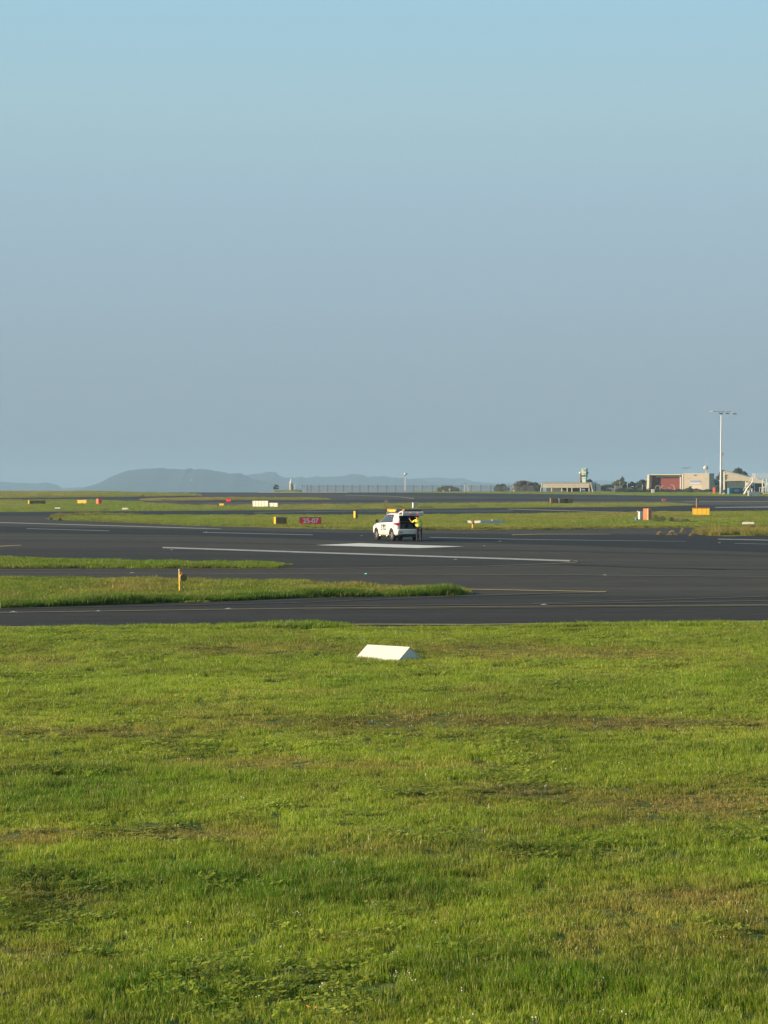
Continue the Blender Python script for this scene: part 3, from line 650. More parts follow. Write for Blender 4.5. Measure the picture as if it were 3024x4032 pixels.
# hedge bank in front of the hangars
r = random.Random(9); b = MB(); S = 866/F_PX
for i in range(9000):
    x = (r.uniform(2424, 2872)-CX)*S; h = 1.55+.25*math.sin(x*.5)+.2*math.sin(x*1.7)
    z = r.uniform(0, h); p = Vector((x, 866+r.uniform(-1.4, 1.4), gz(866)+z)); s = r.uniform(.08, .22)
    a = Vector((r.uniform(-1, 1), r.uniform(-1, 1), r.uniform(-.6, 1))).normalized()*s; d = a.cross(Vector((r.uniform(-1, 1), 1, .3))).normalized()*s*.7
    b.add([p-a, p+d, p+a, p-d], [(0, 1, 2, 3)])
tag(b.build('hedge', M_LEAF[0]), 'low dark green hedge bank running in front of the hangars', kind='stuff')

# ------------------------------------------------------------------ materials for things
def M(n, c, **k): return mat(n, c, **k)
M_WHITE = M('white_board', (.66, .62, .53), rough=.5, var=.05)
M_YEL = M('yellow_panel', (.72, .41, .015), rough=.55, var=.08, vs=6)
M_YELP = M('yellow_post', (.62, .42, .03), rough=.6, var=.1)
M_BRN = M('brown_sign', (.22, .12, .035), rough=.6, var=.1)
M_OLV = M('olive_sign', (.17, .14, .04), rough=.6, var=.15, vs=2)
M_BLK = M('black_paint', (.012, .012, .013), rough=.6)
M_RED = M('red_sign', (.58, .015, .035), rough=.5, emis=(.75, .01, .04), es=.12)
M_ORG = M('orange_cabinet', (.72, .16, .045), rough=.6, var=.08, vs=4)
M_GRY = M('grey_metal', (.30, .31, .31), rough=.5, var=.1)
M_DGRY = M('dark_grey_metal', (.06, .065, .07), rough=.5)
M_GALV = M('galvanised_steel', (.42, .43, .42), rough=.45, metal=.3, var=.1)
M_BEIGE = M('beige_cladding', (.40, .35, .27), rough=.8, var=.06, vs=.6)
M_CREAM = M('cream_concrete', (.55, .50, .39), rough=.8, var=.06, vs=.8)
M_REDW = M('brick_red_wall', (.17, .038, .032), rough=.85, var=.06, vs=.5)
M_SLAB = M('concrete_slab', (.34, .30, .22), rough=.9, var=.2)
M_BLUE = M('blue_container', (.03, .12, .20), rough=.55, var=.08)
M_GLASS = M('dark_glass', (.02, .024, .03), rough=.12, spec=.6)
M_REDL = M('red_lamp', (.5, .01, .02), rough=.3, emis=(1, .015, .03), es=1.2)
M_AMB = M('amber_lamp', (.7, .2, .02), rough=.3, emis=(1, .24, .01), es=1.0)
M_AMBL = M('amber_led', (.9, .6, .1), rough=.3, emis=(1, .55, .06), es=3.5)

def textobj(s, size, m, parent, loc, rot, name='lettering', ext=.004, sx=1.0, bold=0):
    cu = bpy.data.curves.new('t', 'FONT'); cu.body = s; cu.size = size; cu.extrude = ext; cu.offset = bold; cu.align_x = 'CENTER'; cu.align_y = 'CENTER'
    o = bpy.data.objects.new('t', cu); COL.objects.link(o)
    bpy.context.view_layer.update()
    me = bpy.data.meshes.new_from_object(o.evaluated_get(bpy.context.evaluated_depsgraph_get()))
    bpy.data.objects.remove(o); me.materials.clear(); me.materials.append(m)
    t = bpy.data.objects.new(name, me); COL.objects.link(t); t.parent = parent; t.location = loc; t.rotation_euler = rot; t.scale = (sx, 1, 1); return t

# signs: thing origin on the ground at its middle, front face towards local -y
def stand(px, py, name, label, cat, yaw, dz=0, group=None):
    g = G(px, py, dz); t = thing(name, g, R(yaw), label, cat, group); t['_s'] = g.y/F_PX; return t, g.y/F_PX
def board_sign(px, pl, pr, pt, pb, label, yaw, cols, face_m, end_m, depth=.3, name='marker_board', cat='marker board', foot=.08, group=None, ribm=None, backm=None):
    t, S = stand((pl+pr)/2, pb, name, label, cat, yaw, group=group)
    a = abs(R(yaw)); W = (pr-pl)*S; w = (W-depth*math.sin(a))/math.cos(a); h = (pb-pt)*S; n = len(cols)
    b = MB()
    for s in (-1, 1): b.box(s*w/2-.04*1, s*w/2+.04, -depth/2-.01, depth/2+.01, foot*.5, h+.02)
    b.build('end_frame', end_m, t)
    b = MB(); b.box(-w/2+.042, w/2-.042, -depth/2-.012, depth/2+.012, h-.05, h+.015); b.box(-w/2+.042, w/2-.042, -depth/2-.012, depth/2+.012, foot, foot+.04)
    b.build('rail', ribm or end_m, t)
    x = -w/2+.05; ww = (w-.10)
    for k, c in enumerate(cols):
        x1 = x+ww*c[0]; b = MB(); b.box(x+.012, x1-.012, -depth/2+.01, depth/2-.01, foot+.042, h-.052); b.build('panel', c[1] or face_m, t)
        if k < n-1: b = MB(); b.box(x1-.012, x1+.012, -depth/2-.008, depth/2+.008, foot+.042, h-.052); b.build('mullion', ribm or end_m, t)
        x = x1
    b = MB()
    for s in (-.35, .35): b.box(w*s-.04, w*s+.04, -.05, .05, -.05, foot+.0)
    b.build('foot', M_DGRY, t)
    return t, w, h, S
# ------------------------------------------------------------------ signs and boards on the field
board_sign(0, 112, 179, 1970, 1989, 'long brown-orange sign board at the far left, its end lit cream', 22, [(.33, None), (.34, None), (.33, None)], M_BRN, M_YEL, .9)
board_sign(0, 305, 343, 1968, 1987.5, 'bright yellow two-panel board in the far left grass', -22, [(.5, None), (.5, None)], M_YEL, M_YEL, .3, ribm=M_BRN)
t, S = stand(390, 1988, 'cabinet', 'small pink and orange cabinet right of the two-panel yellow board', 'cabinet', 38)
b = MB(); b.box(-.42, .42, -.42, .42, .05, 1.18); b.build('housing', M_ORG, t, bevel=.04); b = MB(); b.box(-.46, .46, -.46, .46, 1.18, 1.24); b.build('lid', M_BRN, t)
b = MB(); b.box(-.36, .36, -.435, -.422, .15, 1.08); b.build('door', M_RED, t)
b = MB(); b.tube([(.62, .2, 0), (.62, .2, 1.3), (.95, .1, 1.75)], .05, 6); b.build('stay', M_DGRY, t)
def flatmark(px, py, wpx, hpx, label, cat='marker', group='flat white edge markers'):
    t, S = stand(px, py, 'edge_marker', label, cat, -8, .17, group)
    w, h = wpx*S, hpx*S; b = MB(); prof = [(-w/2, 0), (w/2, 0), (w/2-w*.04, h*.75), (w/2-w*.12, h), (-w/2+w*.1, h), (-w/2+.02*w, h*.7)]
    b.prism(prof, -.35, .35, lambda u, v, d: (u, d, v)); fixn(b.build('shell', M_WHITE, t, bevel=.02)); b = MB(); b.box(-w*.3, w*.3, -.2, .2, -.3, -.002); b.build('base', M_SLAB, t); return t
flatmark(228, 2009, 24, 7, 'flat white edge marker in grass at far left, below the brown board')
flatmark(495, 2011, 26, 7, 'flat white edge marker with dark grass beside it, below the pink cabinet')
flatmark(2947, 2071.5, 49, 9, 'long flat white edge marker at the right edge of the sign strip')
flatmark(2792, 1945, 9, 3, 'tiny flat white marker beside the far orange cabinet')
board_sign(0, 864, 883.5, 1983, 1997, 'small yellow box sign left of the white slatted boards', -18, [(1, None)], M_YEL, M_YEL, .4)
t, S = stand(857, 1998.5, 'field_box', 'small brown box beside the small yellow sign', 'box', 20)
b = MB(); b.box(-.28, .28, -.25, .25, .03, .42); b.build('body', M_BRN, t, bevel=.04); b = MB(); b.ball((0, 0, .46), .16, 8, 5, (1, 1, .6)); b.build('cap', M_BRN, t, smooth=True)
# red wig-wag pair
t, S = stand(900.5, 1978, 'guard_light', 'pair of glowing red round guard lights in a black box', 'guard light', -8)
b = MB(); b.box(-.55, .55, -.02, .26, .12, .80); b.build('housing', M_BLK, t, bevel=.05)
b = MB(); b.box(-.3, -.22, .05, .13, -.1, .12); b.box(.22, .3, .05, .13, -.1, .12); b.build('leg', M_YELP, t)
for s in (-.26, .26):
    b = MB(); b.tube([(s, -.021, .46), (s, -.06, .46)], .235, 16); b.build('lamp', M_REDL, t)
    b = MB(); b.tube([(s, -.02, .47), (s, -.20, .49)], .27, 14, cap=False); b.build('visor', M_RED, t)
# white slatted boards
def slatted(pl, pr, pt, pb, n, label):
    t, S = stand((pl+pr)/2, pb, 'slatted_board', label, 'board', -24, group='white slatted boards')
    w, h = (pr-pl)*S*1.06, (pb-pt)*S
    b = MB(); b.box(-w/2, w/2, -.12, .12, h-.10, h); b.box(-w/2, w/2, -.12, .12, .05, .14)
    b.box(-w/2-.05, -w/2, -.16, .16, 0, h+.01); b.box(w/2, w/2+.05, -.16, .16, 0, h+.01); b.build('frame', M_WHITE, t)
    for k in range(n):
        x0 = -w/2+w*k/n+.035; x1 = -w/2+w*(k+1)/n-.035; b = MB(); b.box(x0, x1, -.10, -.02, .142, h-.102); b.build('panel', M_WHITE, t)
    b = MB(); b.box(-w/2+.01, w/2-.01, -.015, .03, .142, h-.102); b.build('back', M_OLV, t)
slatted(994, 1057, 1972, 2000, 5, 'large white slatted board, the taller of the white pair')
slatted(1062, 1094, 1980, 2001, 2, 'shorter white slatted board right of the tall one')
# brown sign with yellow end
t, w, h, S = board_sign(0, 1080, 1129, 2036, 2069, 'brown-faced sign box with bright yellow end, left of the red runway sign', 24, [(.5, None), (.5, None)], M_BRN, M_YEL, .45, name='taxiway_sign', cat='sign', ribm=M_GRY)
# red 25-07
t, S = stand(1221.5, 2069.5, 'runway_sign', 'red runway sign reading 25-07 in white', 'sign', 26)
w, h = 85*S/.93, 32.5*S
b = MB(); b.box(-w/2, w/2, -.09, .12, .10, h); b.build('housing', M_BLK, t, bevel=.015)
b = MB(); b.box(-w/2+.035, w/2-.035, -.102, -.091, .14, h-.04); b.build('face', M_RED, t)
M_SGW = M('sign_white', (.62, .62, .64), rough=.5, emis=(.7, .7, .75), es=.06)
textobj('25-07', .60, M_SGW, t, (0, -.108, .12+(h-.12)/2), (R(90), 0, 0), ext=.003, sx=1.18, bold=.012)
b = MB()
for k in (-.8, -.27, .27, .8): b.box(k-.05, k+.05, -.06, .09, -.08, .10)
b.build('leg', M_DGRY, t)
b = MB()
for k in (-.55, 0, .55): b.box(k-.2, k+.2, -.05, .08, h, h+.02)
b.build('top_cap', M_GRY, t)
# yellow post behind
t, S = stand(1400.5, 2044.5, 'marker_box', 'narrow upright box, yellow left and brown right, near the vehicle front', 'marker box', 40)
b = MB(); b.box(-.19, .19, -.17, .17, .04, .95); b.build('body', M_YELP, t, bevel=.01); b = MB(); b.box(-.17, .17, -.184, -.172, .07, .92); b.build('face', M_BRN, t)
b = MB(); b.box(-.205, .205, -.2, .185, .951, .98); b.build('cap', M_DGRY, t)
b = MB(); b.box(-.22, .22, -.2, .2, -.05, .035); b.build('base', M_SLAB, t)
# white cabinet behind the vehicle
t, S = stand(1632, 2003, 'cabinet', 'small white cabinet beyond the open tailgate', 'cabinet', 18)
b = MB(); b.box(-.33, .33, -.3, .3, .05, 1.02); b.build('housing', M_WHITE, t, bevel=.02); b = MB(); b.box(-.36, .36, -.33, .33, 1.02, 1.06); b.build('lid', M_WHITE, t)
b = MB(); b.box(-.27, .27, -.312, -.302, .12, .95); b.build('door', M_CREAM, t)
# T marker with long white-blue plank
t, S = stand(1862, 2086, 'wing_marker', 'white winged marker on a yellow post right of the vehicle', 'marker', -14)
b = MB(); b.tube([(0, 0, -.05), (0, 0, .48)], .085, 10); b.build('post', M_YEL, t)
b = MB(); b.tube([(0, 0, .482), (0, 0, .70)], .11, 10); b.build('lamp', M_BRN, t)
for s, l in ((-1, .42), (1, .62)):
    b = MB(); b.prism([(.08*s, .56), (l*s, .60), (l*s+.05*s, .80), (.16*s, .78)], -.04, .04, lambda u, v, d: (u, d, v)); o = b.build('wing', M_WHITE, t); fixn(o)
t, S = stand(1940, 2066, 'pale_bar', 'long low pale blue-grey bar in grass right of the winged marker', 'bar', 14)
M_PBL = M('pale_blue_paint', (.25, .36, .46), rough=.5)
b = MB(); b.box(-1.25, 1.25, -.06, .06, .14, .40); b.build('board', M_PBL, t)
b = MB()
for k in (-1.0, 0, 1.0): b.box(k-.04, k+.04, -.05, .05, -.05, .14)
b.build('foot', M_DGRY, t); b = MB(); b.ball((-.05, 0, .44), .08, 8, 5); b.build('knob', M_WHITE, t)
# long brown/orange sign
t, S = stand(2210, 1986.5, 'direction_sign', 'long low sign, rust and olive panels with one black square', 'sign', 24)
L = 94*S/math.cos(R(24))*.95; x0 = -L/2; h = 23*S
def seg(a, c, m, nm, y0=-.2, y1=.2, z0=.08, z1=None):
    b = MB(); b.box(x0+L*a, x0+L*c, y0, y1, z0, h if z1 is None else z1); return b.build(nm, m, t)
seg(0, .035, M_OLV, 'end_frame', -.25, .25); seg(.037, .055, M_CREAM, 'end_frame', -.26, .26)
seg(.06, .34, M_BRN, 'panel'); seg(.35, .385, M_WHITE, 'end_frame', -.42, .3, .0)
o = seg(.39, .98, M_OLV, 'panel'); seg(.985, 1, M_BRN, 'end_frame', -.22, .22)
b = MB(); b.box(x0, x0+L, -.24, .24, h+.004, h+.07); b.build('top_rail', M_ORG, t)
b = MB(); b.box(x0+L*.63, x0+L*.77, -.215, -.202, .12, h-.05); pnl = b.build('black_panel', M_BLK, t)
textobj('A', .5, M('sign_yellow', (.42, .36, .10), rough=.5), t, (x0+L*.70, -.222, h*.52), (R(90), 0, 0), ext=.002)
# orange cabinet group
t, S = stand(2549, 2054.5, 'cabinet', 'tall orange cabinet with bright lit side and dark shrubs at its right', 'cabinet', 58)
wd = 1.0
b = MB(); b.box(-.36, .36, -.34, .34, .04, 1.42); b.build('housing', M_ORG, t, bevel=.05)
b = MB(); b.box(-.30, .30, -.353, -.342, .12, 1.32); b.build('door', M_ORG, t); b = MB(); b.tube([(-.37, -.27, .02), (-.37, -.27, 1.45)], .06, 8); b.build('corner_post', M_CREAM, t)
b = MB(); b.box(-.45, .45, -.45, .45, -.05, .035); b.build('plinth', M_SLAB, t)
t, S = stand(2522, 2050, 'cabinet', 'white cabinet touching the left side of the tall orange cabinet', 'cabinet', 25)
b = MB(); b.box(-.23, .23, -.2, .2, .12, 1.02); b.build('housing', M_WHITE, t, bevel=.04); b = MB(); b.box(-.18, .18, -.213, -.202, .2, .95); b.build('door', M_WHITE, t)
b = MB(); b.box(-.19, -.15, -.1, .1, -.05, .12); b.box(.15, .19, -.1, .1, -.05, .12); b.build('leg', M_DGRY, t)
t, S = stand(2511, 2051, 'lamp_post', 'short grey post with a white ball lamp left of the white cabinet', 'lamp', 0)
b = MB(); b.tube([(0, 0, -.05), (0, 0, .95)], .035, 8); b.build('post', M_BRN, t); b = MB(); b.ball((0, 0, 1.04), .085, 12, 8); b.build('lamp_head', M_WHITE, t, smooth=True)
t, S = stand(2505.5, 2055, 'drum', 'small blue drum at the foot of the white cabinet', 'drum', 0)
b = MB(); b.tube([(0, 0, 0), (0, 0, .42)], .155, 16); b.build('body', M('blue_plastic', (.05, .22, .50), rough=.4), t); b = MB(); b.tube([(0, 0, .421), (0, 0, .45)], .165, 16); b.build('lid', M('blue_lid', (.14, .40, .55), rough=.4), t)
t, S = stand(2478, 2057, 'concrete_slab', 'low cream concrete slab left of the small blue drum', 'slab', 0)
b = MB(); b.box(-.75, .75, -.5, .5, -.05, .07); tag(b.build('slab_top', M_SLAB, t, bevel=.02))
# orange three-panel board
t, w, h, S = board_sign(0, 2728, 2793, 2001, 2032, 'orange-yellow three-panel board beside the lone far post', -16, [(.285, None), (.285, None), (.285, None), (.145, M_YEL)], M_YEL, M_YEL, .35, ribm=M_BRN)
b = MB(); b.box(-w/2, w/2, -.19, .19, h+.022, h+.055); b.build('top_cap', M_RED, t)
t, S = stand(2743, 1998, 'post', 'tall yellow post with a small arm, behind the three-panel board', 'post', 0)
b = MB(); b.tube([(0, 0, -.1), (0, 0, 36*S)], .10, 8); b.build('shaft', M('ochre_post', (.34, .25, .06), rough=.7), t)
b = MB(); b.box(.13, .42, -.06, .06, 22*S, 27*S); b.build('arm', M_DGRY, t)
t, S = stand(2614.5, 1980, 'small_sign', 'small orange sign board on a single leg, far right field', 'sign', 12)
b = MB(); b.prism([(-.5, .45), (.35, .45), (.5, .6), (.4, .92), (-.4, .92)], -.1, .1, lambda u, v, d: (u, d, v)); fixn(b.build('face', M_ORG, t)); b = MB(); b.tube([(0, 0, -.1), (0, 0, .45)], .05, 6); b.build('leg', M_CREAM, t)
# shrubs right of the orange cabinet
def bush(px, py, wpx, hpx, label, m, seed, group):
    r = random.Random(seed); t, S = stand(px, py, 'shrub', label, 'shrub', 0, group=group); w, h = wpx*S/2, hpx*S
    b = MB()
    for k in range(5): a = r.uniform(0, 6.28); b.tube([(0, 0, -.03), (math.cos(a)*w*.3, math.sin(a)*w*.3, h*.4), (math.cos(a)*w*.6, math.sin(a)*w*.4, h*.75)], [.02, .014, .006], 5)
    b.build('stem', M_BARK, t)
    b = MB()
    for k in range(420):
        x = r.gauss(0, .38)*w; y = r.gauss(0, .35)*w; z = h*(1-min(1, (x/w)**2))*r.random()**.7
        a = Vector((r.gauss(0, .5)+x/w, r.gauss(0, .5), 1)).normalized()*r.uniform(.05, .13); d = a.cross(Vector((r.random(), 1, 0))).normalized()*.018
        p = Vector((x, y, z)); b.add([p-d, p+d, p+a], [(0, 1, 2)])
    b.build('foliage', m, t)
M_DRYL = M('dry_stems', (.17, .15, .07), rough=.9); M_DARKL = M('dark_foliage', (.050, .055, .022), rough=.9)
gsh = 'shrubs beside the orange cabinet'
bush(2582, 2058, 44, 30, 'dark shrub closest to the orange cabinet', M_DARKL, 1, gsh); bush(2608, 2059, 46, 26, 'darkest shrub, second from the orange cabinet', M_DARKL, 2, gsh)
bush(2644, 2060, 34, 23, 'upright dark tuft in the middle of the shrub row', M_DARKL, 3, gsh); bush(2664, 2060, 50, 24, 'dry pale shrub in the middle of the shrub row', M_DRYL, 4, gsh)
bush(2698, 2061, 60, 17, 'low spreading dark shrub at the right of the row', M_DARKL, 5, gsh); bush(2738, 2061, 56, 8, 'flattest dark shrub at the far right end of the row', M_DARKL, 6, gsh)
bush(1520, 2004, 40, 36, 'russet dry bush behind the vehicle roof', M_DRYL, 7, None); bush(1566, 2004, 70, 14, 'low dark scrub beside the russet bush', M_DARKL, 8, None)
bush(1680, 2003, 90, 10, 'low dark scrub right of the small white cabinet', M_DARKL, 9, None); bush(1850, 2001, 110, 13, 'long low olive scrub on the far strip', M_DARKL, 10, None)
gt = 'straw tussocks on the runway edge'
for i, (x, y, wp, hp, lb) in enumerate([(2598, 2107, 30, 12, 'leftmost straw tussock at the runway edge'), (2646, 2108, 36, 17, 'broad straw tussock, second from the left'),
      (2688, 2099, 20, 18, 'upright pale straw tuft standing a little farther back'), (2722, 2111, 16, 8, 'smallest straw tuft left of the tussock bank')]): bush(x, y, wp, hp, lb, M_DRYL, 20+i, gt)
gk = 'dark weeds on far strips'
for i, (x, y, wp, hp, lb) in enumerate([(202, 2047, 14, 9, 'dark weed at the very tip of the sign strip'), (237, 2050, 14, 10, 'dark weed just right of the strip tip'), (414, 2012, 50, 9, 'dark weeds between the two flat white markers'),
      (562, 1957, 22, 9, 'dark weed on the far left ridge of grass'), (532, 1984, 22, 9, 'brown weed clump right of the pink cabinet'), (80, 1997, 12, 7, 'small dark weed below the brown board')]):
    bush(x, y, wp, hp, lb, M_DARKL if i != 4 else M_DRYL, 40+i, gk)

# ------------------------------------------------------------------ foreground: gable marker and yellow post
th = R(40); c = G(1530, 2603); Lm, Wm, Hm = 1.10, 1.20, .41
cz = float(Hf(np.array([c.x]), np.array([c.y+.2]))[0][0])
t = thing('gable_marker', (c.x, c.y-.15, cz-.16), -th, 'white roof-shaped ground marker standing in the foreground grass', 'marker')
b = MB(); k = .02
b.add([(-Lm/2, -Wm/2, 0), (Lm/2, -Wm/2, 0), (Lm/2, 0, Hm), (-Lm/2, 0, Hm), (-Lm/2, -Wm/2+k*1.4, -.0), (Lm/2, -Wm/2+k*1.4, 0), (Lm/2, 0, Hm-k), (-Lm/2, 0, Hm-k)],
      [(0, 1, 2, 3), (7, 6, 5, 4), (0, 4, 5, 1), (3, 2, 6, 7), (1, 5, 6, 2), (0, 3, 7, 4)])
o = b.build('side_panel', M_WHITE, t)
o2 = bpy.data.objects.new('side_panel', o.data); COL.objects.link(o2); o2.parent = t; o2.rotation_euler = (0, 0, math.pi); o2.location = (0, .001, 0)
for s in (-1, 1):
    b = MB(); b.prism([(-Wm/2+.03, 0), (Wm/2-.03, 0), (0, Hm-.03)], s*(Lm/2-.012), s*(Lm/2-.004), lambda u, v, d: (d, u, v)); fixn(b.build('gable_end', M_WHITE, t))
g = G(706.5, 2337); gzv = float(HF(np.array([g.x]), np.array([g.y]))[0][0]); S = g.y/F_PX
t = thing('marker_light', (g.x, g.y, gzv-.02), 0, 'yellow post with a round lamp on its side, on the near verge', 'post lamp')
b = MB(); b.tube([(.02, 0, -.1), (.008, 0, .4), (0, 0, .66)], .031, 12); b.build('post', M('yellow_bright', (.78, .52, .04), rough=.5, var=.1), t, smooth=False)
b = MB(); b.tube([(0, 0, .662), (-.004, 0, .74)], .026, 10); b.ball((-.004, 0, .75), .03, 8, 6); b.build('post_cap', M_CREAM, t)
dv = Vector((.55, -.83, .02)).normalized(); cc = Vector((.115, -.03, .495))
b = MB(); b.tube([cc-dv*.10, cc-dv*.06, cc+dv*.05], [.05, .115, .118], 20); b.build('lamp_housing', M('tan_housing', (.50, .26, .09), rough=.6), t, smooth=False)
b = MB(); b.tube([cc+dv*.051, cc+dv*.056], [.105, .10], 20); b.build('lens', M_OLV, t)
b = MB(); b.tube([cc+dv*.04, cc+dv*.062], .124, 20, cap=False); b.build('lens_ring', M_BLK, t)
b = MB(); b.box(.03, .10, -.02, .02, .60, .68); b.build('bracket', M_BRN, t)
b = MB(); b.tube([(.09, -.02, .41), (.085, -.02, .28), (.075, -.02, .18), (.12, -.03, .12), (.165, -.04, .05), (.17, -.04, 0)], .016, 6); b.build('cable', M_BLK, t)

# inset taxiway lights
M_GRN = M('green_lens', (.02, .4, .3), rough=.2, emis=(.05, 1, .7), es=1.5)
LT = [(521, 2257), (676, 2165.5), (54, 2411), (387, 2408), (900, 2398.5), (1794, 2204), (1440, 2261.5), (2382, 2265.5), (2143, 2382), (812, 2096), (1424, 2110), (1969, 2132), (1907, 2150), (2833, 2138)]
LB = ['on the thin line behind the yellow post verge', 'at the left start of the long white line', 'at the left edge beside the orange taxi line', 'on the near taxi line left of the yellow post',
      'on the near taxi line right of the yellow post', 'below the middle of the long white line', 'glowing green, on the thin middle line', 'on the thin middle line at right', 'on the near right taxi lines',
      'glowing green, on the dark runway at left', 'just left of the vehicle wheels', 'on the dark runway right of the vehicle', 'right of the big white marking', 'under the white line at far right']
for i, ((x, y), lb) in enumerate(zip(LT, LB)):
    g = G(x, y, .012); t = thing('inset_light', g, 0, 'small inset ground light '+lb, 'ground light', 'inset ground lights')
    b = MB(); b.tube([(0, 0, 0), (0, 0, .006), (0, 0, .010)], [.11, .10, .05], 14); b.build('rim', M_GRY, t)
    b = MB(); b.box(-.03, .03, -.04, .04, .0105, .022); b.build('lens', M_GRN if 'green' in lb else M_GALV, t)
# ------------------------------------------------------------------ the vehicle
M_CAR = M('car_white', (.72, .70, .64), rough=.25, spec=.5)
M_TYRE = M('tyre', (.018, .018, .018), rough=.85); M_RIM = M('alloy', (.55, .55, .55), rough=.3, metal=.7); M_TRIM = M('black_trim', (.02, .02, .021), rough=.6)
M_SIDEGL = M('tinted_glass', (.035, .04, .055), rough=.08, spec=.6); M_LINER = M('boot_lining', (.012, .012, .012), rough=.9)
M_TAIL = M('tail_lamp', (.38, .015, .03), rough=.25, emis=(1, .03, .03), es=.15)
M_DECAL = M('decal_grey', (.05, .055, .045), rough=.5); M_DEC2 = M('decal_faint', (.42, .40, .36), rough=.5)
car = thing('service_vehicle', (.85, 154.0, .012), R(111), 'white airport service wagon with tailgate open and amber roof lights, lettered SYD', 'car')
ST = [  # xlow, xbelt, xroof, half width, z bottom, z belt, roof half width, z roof
    (-2.32, -2.36, -2.18, .80, .50, 1.20, .58, 1.62), (-2.27, -2.30, -2.10, .88, .42, 1.22, .63, 1.72), (-2.05, -2.05, -1.90, .925, .38, 1.24, .67, 1.79), (-1.4, -1.4, -1.35, .93, .36, 1.22, .69, 1.83),
    (-.5, -.5, -.5, .93, .34, 1.20, .70, 1.84), (.0, .0, -.05, .93, .34, 1.19, .69, 1.81), (.55, .55, .30, .93, .34, 1.18, .66, 1.72), (1.0, 1.0, .85, .93, .34, 1.16, .70, 1.44),
    (1.28, 1.28, 1.22, .93, .36, 1.13, .74, 1.23), (1.6, 1.6, 1.6, .925, .38, 1.09, .73, 1.18), (1.95, 1.95, 1.93, .90, .40, 1.03, .70, 1.13), (2.2, 2.2, 2.16, .86, .43, .96, .64, 1.05), (2.36, 2.36, 2.30, .78, .47, .86, .55, .95), (2.42, 2.42, 2.36, .68, .52, .76, .46, .84)]
def ring(s):
    xl, xb, xr, w_, zb, ze, rw, zr = s; zm = (zb+ze)/2+.08; e = min(.05, (zr-ze)*.3)
    h = [(xl, w_*.9, zb), (xl, w_, zb+.10), (xb, w_*1.01, zm), (xb, w_*.975, ze), (xr+(xb-xr)*.45, (w_*.975+rw)/2+.015, (ze+zr-e)/2), (xr, rw, zr-e), (xr, rw-.10, zr)]
    return h+[(x, -y, z) for x, y, z in h[::-1]]
b = MB(); vs = []; fs = []; n = 14
for s in ST: vs += ring(s)
for i in range(len(ST)-1):
    for k in range(n): fs.append((i*n+k, (i+1)*n+k, (i+1)*n+(k+1) % n, i*n+(k+1) % n))
fs.append(tuple(range(n))); fs.append(tuple(range((len(ST)-1)*n, len(ST)*n))[::-1]); b.add(vs, fs)
body = fixn(b.build('body', M_CAR, car)); 
cuts = MB()
for x in (-1.425, 1.425):
    for s in (-1, 1): cuts.tube([(x, s*.62, .40), (x, s*1.1, .40)], .47, 24)
cuts.box(-2.6, -1.05, -.66, .66, .80, 1.68)
cut = cuts.build('cut', None); cut.parent = car; fixn(cut)
bm_ = body.modifiers.new('bool', 'BOOLEAN'); bm_.operation = 'DIFFERENCE'; bm_.object = cut; bm_.solver = 'EXACT'
bpy.context.view_layer.update()
me = bpy.data.meshes.new_from_object(body.evaluated_get(bpy.context.evaluated_depsgraph_get()))
body.modifiers.clear(); body.data = me; bpy.data.objects.remove(cut)
me.materials.clear(); me.materials.append(M_CAR); me.shade_smooth()
try: me.set_sharp_from_angle(angle=R(32))
except Exception: pass
# side surface point: x, t from belt (0) to roof edge (1)
def side(x, t, s, off=.006):
    for i in range(len(ST)-1):
        a, c = ST[i], ST[i+1]
        xa = a[1]+(a[2]-a[1])*t; xc = c[1]+(c[2]-c[1])*t
        if xa <= x <= xc+1e-6:
            u = (x-xa)/(xc-xa); v = [p*(1-u)+q*u for p, q in zip(a, c)]
            w_, ze, rw, zr = v[3]*.975, v[5], v[6], v[7]; e = min(.05, (zr-ze)*.3)
            ym = (w_+rw)/2+.015; zm = (ze+zr-e)/2
            if t < .5: y = w_+(ym-w_)*t*2; z = ze+(zm-ze)*t*2
            else: y = ym+(rw-ym)*(t-.5)*2; z = zm+(zr-e-zm)*(t-.5)*2
            return Vector((x, s*(y+off), z+off*.3))
    return Vector((x, s*.9, 1.1))
def glass(x0, x1, x0t, x1t, s, t0, t1, m, nm, off=.006):
    b = MB(); vs = []; K = 8
    for j in range(5):
        t = t0+(t1-t0)*j/4; q = j/4
        for i in range(K+1):
            a = x0+(x0t-x0)*q; c = x1+(x1t-x1)*q; vs.append(side(a+(c-a)*i/K, t, s, off))
    fs = [(j*(K+1)+i, j*(K+1)+i+1, (j+1)*(K+1)+i+1, (j+1)*(K+1)+i) for j in range(4) for i in range(K)]
    b.add(vs, fs); return b.build(nm, m, car, smooth=True)
for s in (1, -1):
    glass(-1.60, 1.10, -1.40, .30, s, .03, .95, M_TRIM, 'window_surround', .002)
    glass(.02, 1.04, .04, .30, s, .06, .90, M_SIDEGL, 'side_window'); glass(-1.02, -.02, -.98, .0, s, .08, .90, M_SIDEGL, 'side_window')
    glass(-1.56, -1.06, -1.38, -1.02, s, .10, .88, M_SIDEGL, 'quarter_window')
b = MB(); b.add([(1.21, .66, 1.27), (1.21, -.66, 1.27), (.34, -.56, 1.735), (.34, .56, 1.735)], [(0, 1, 2, 3)]); b.build('windscreen', M_SIDEGL, car)
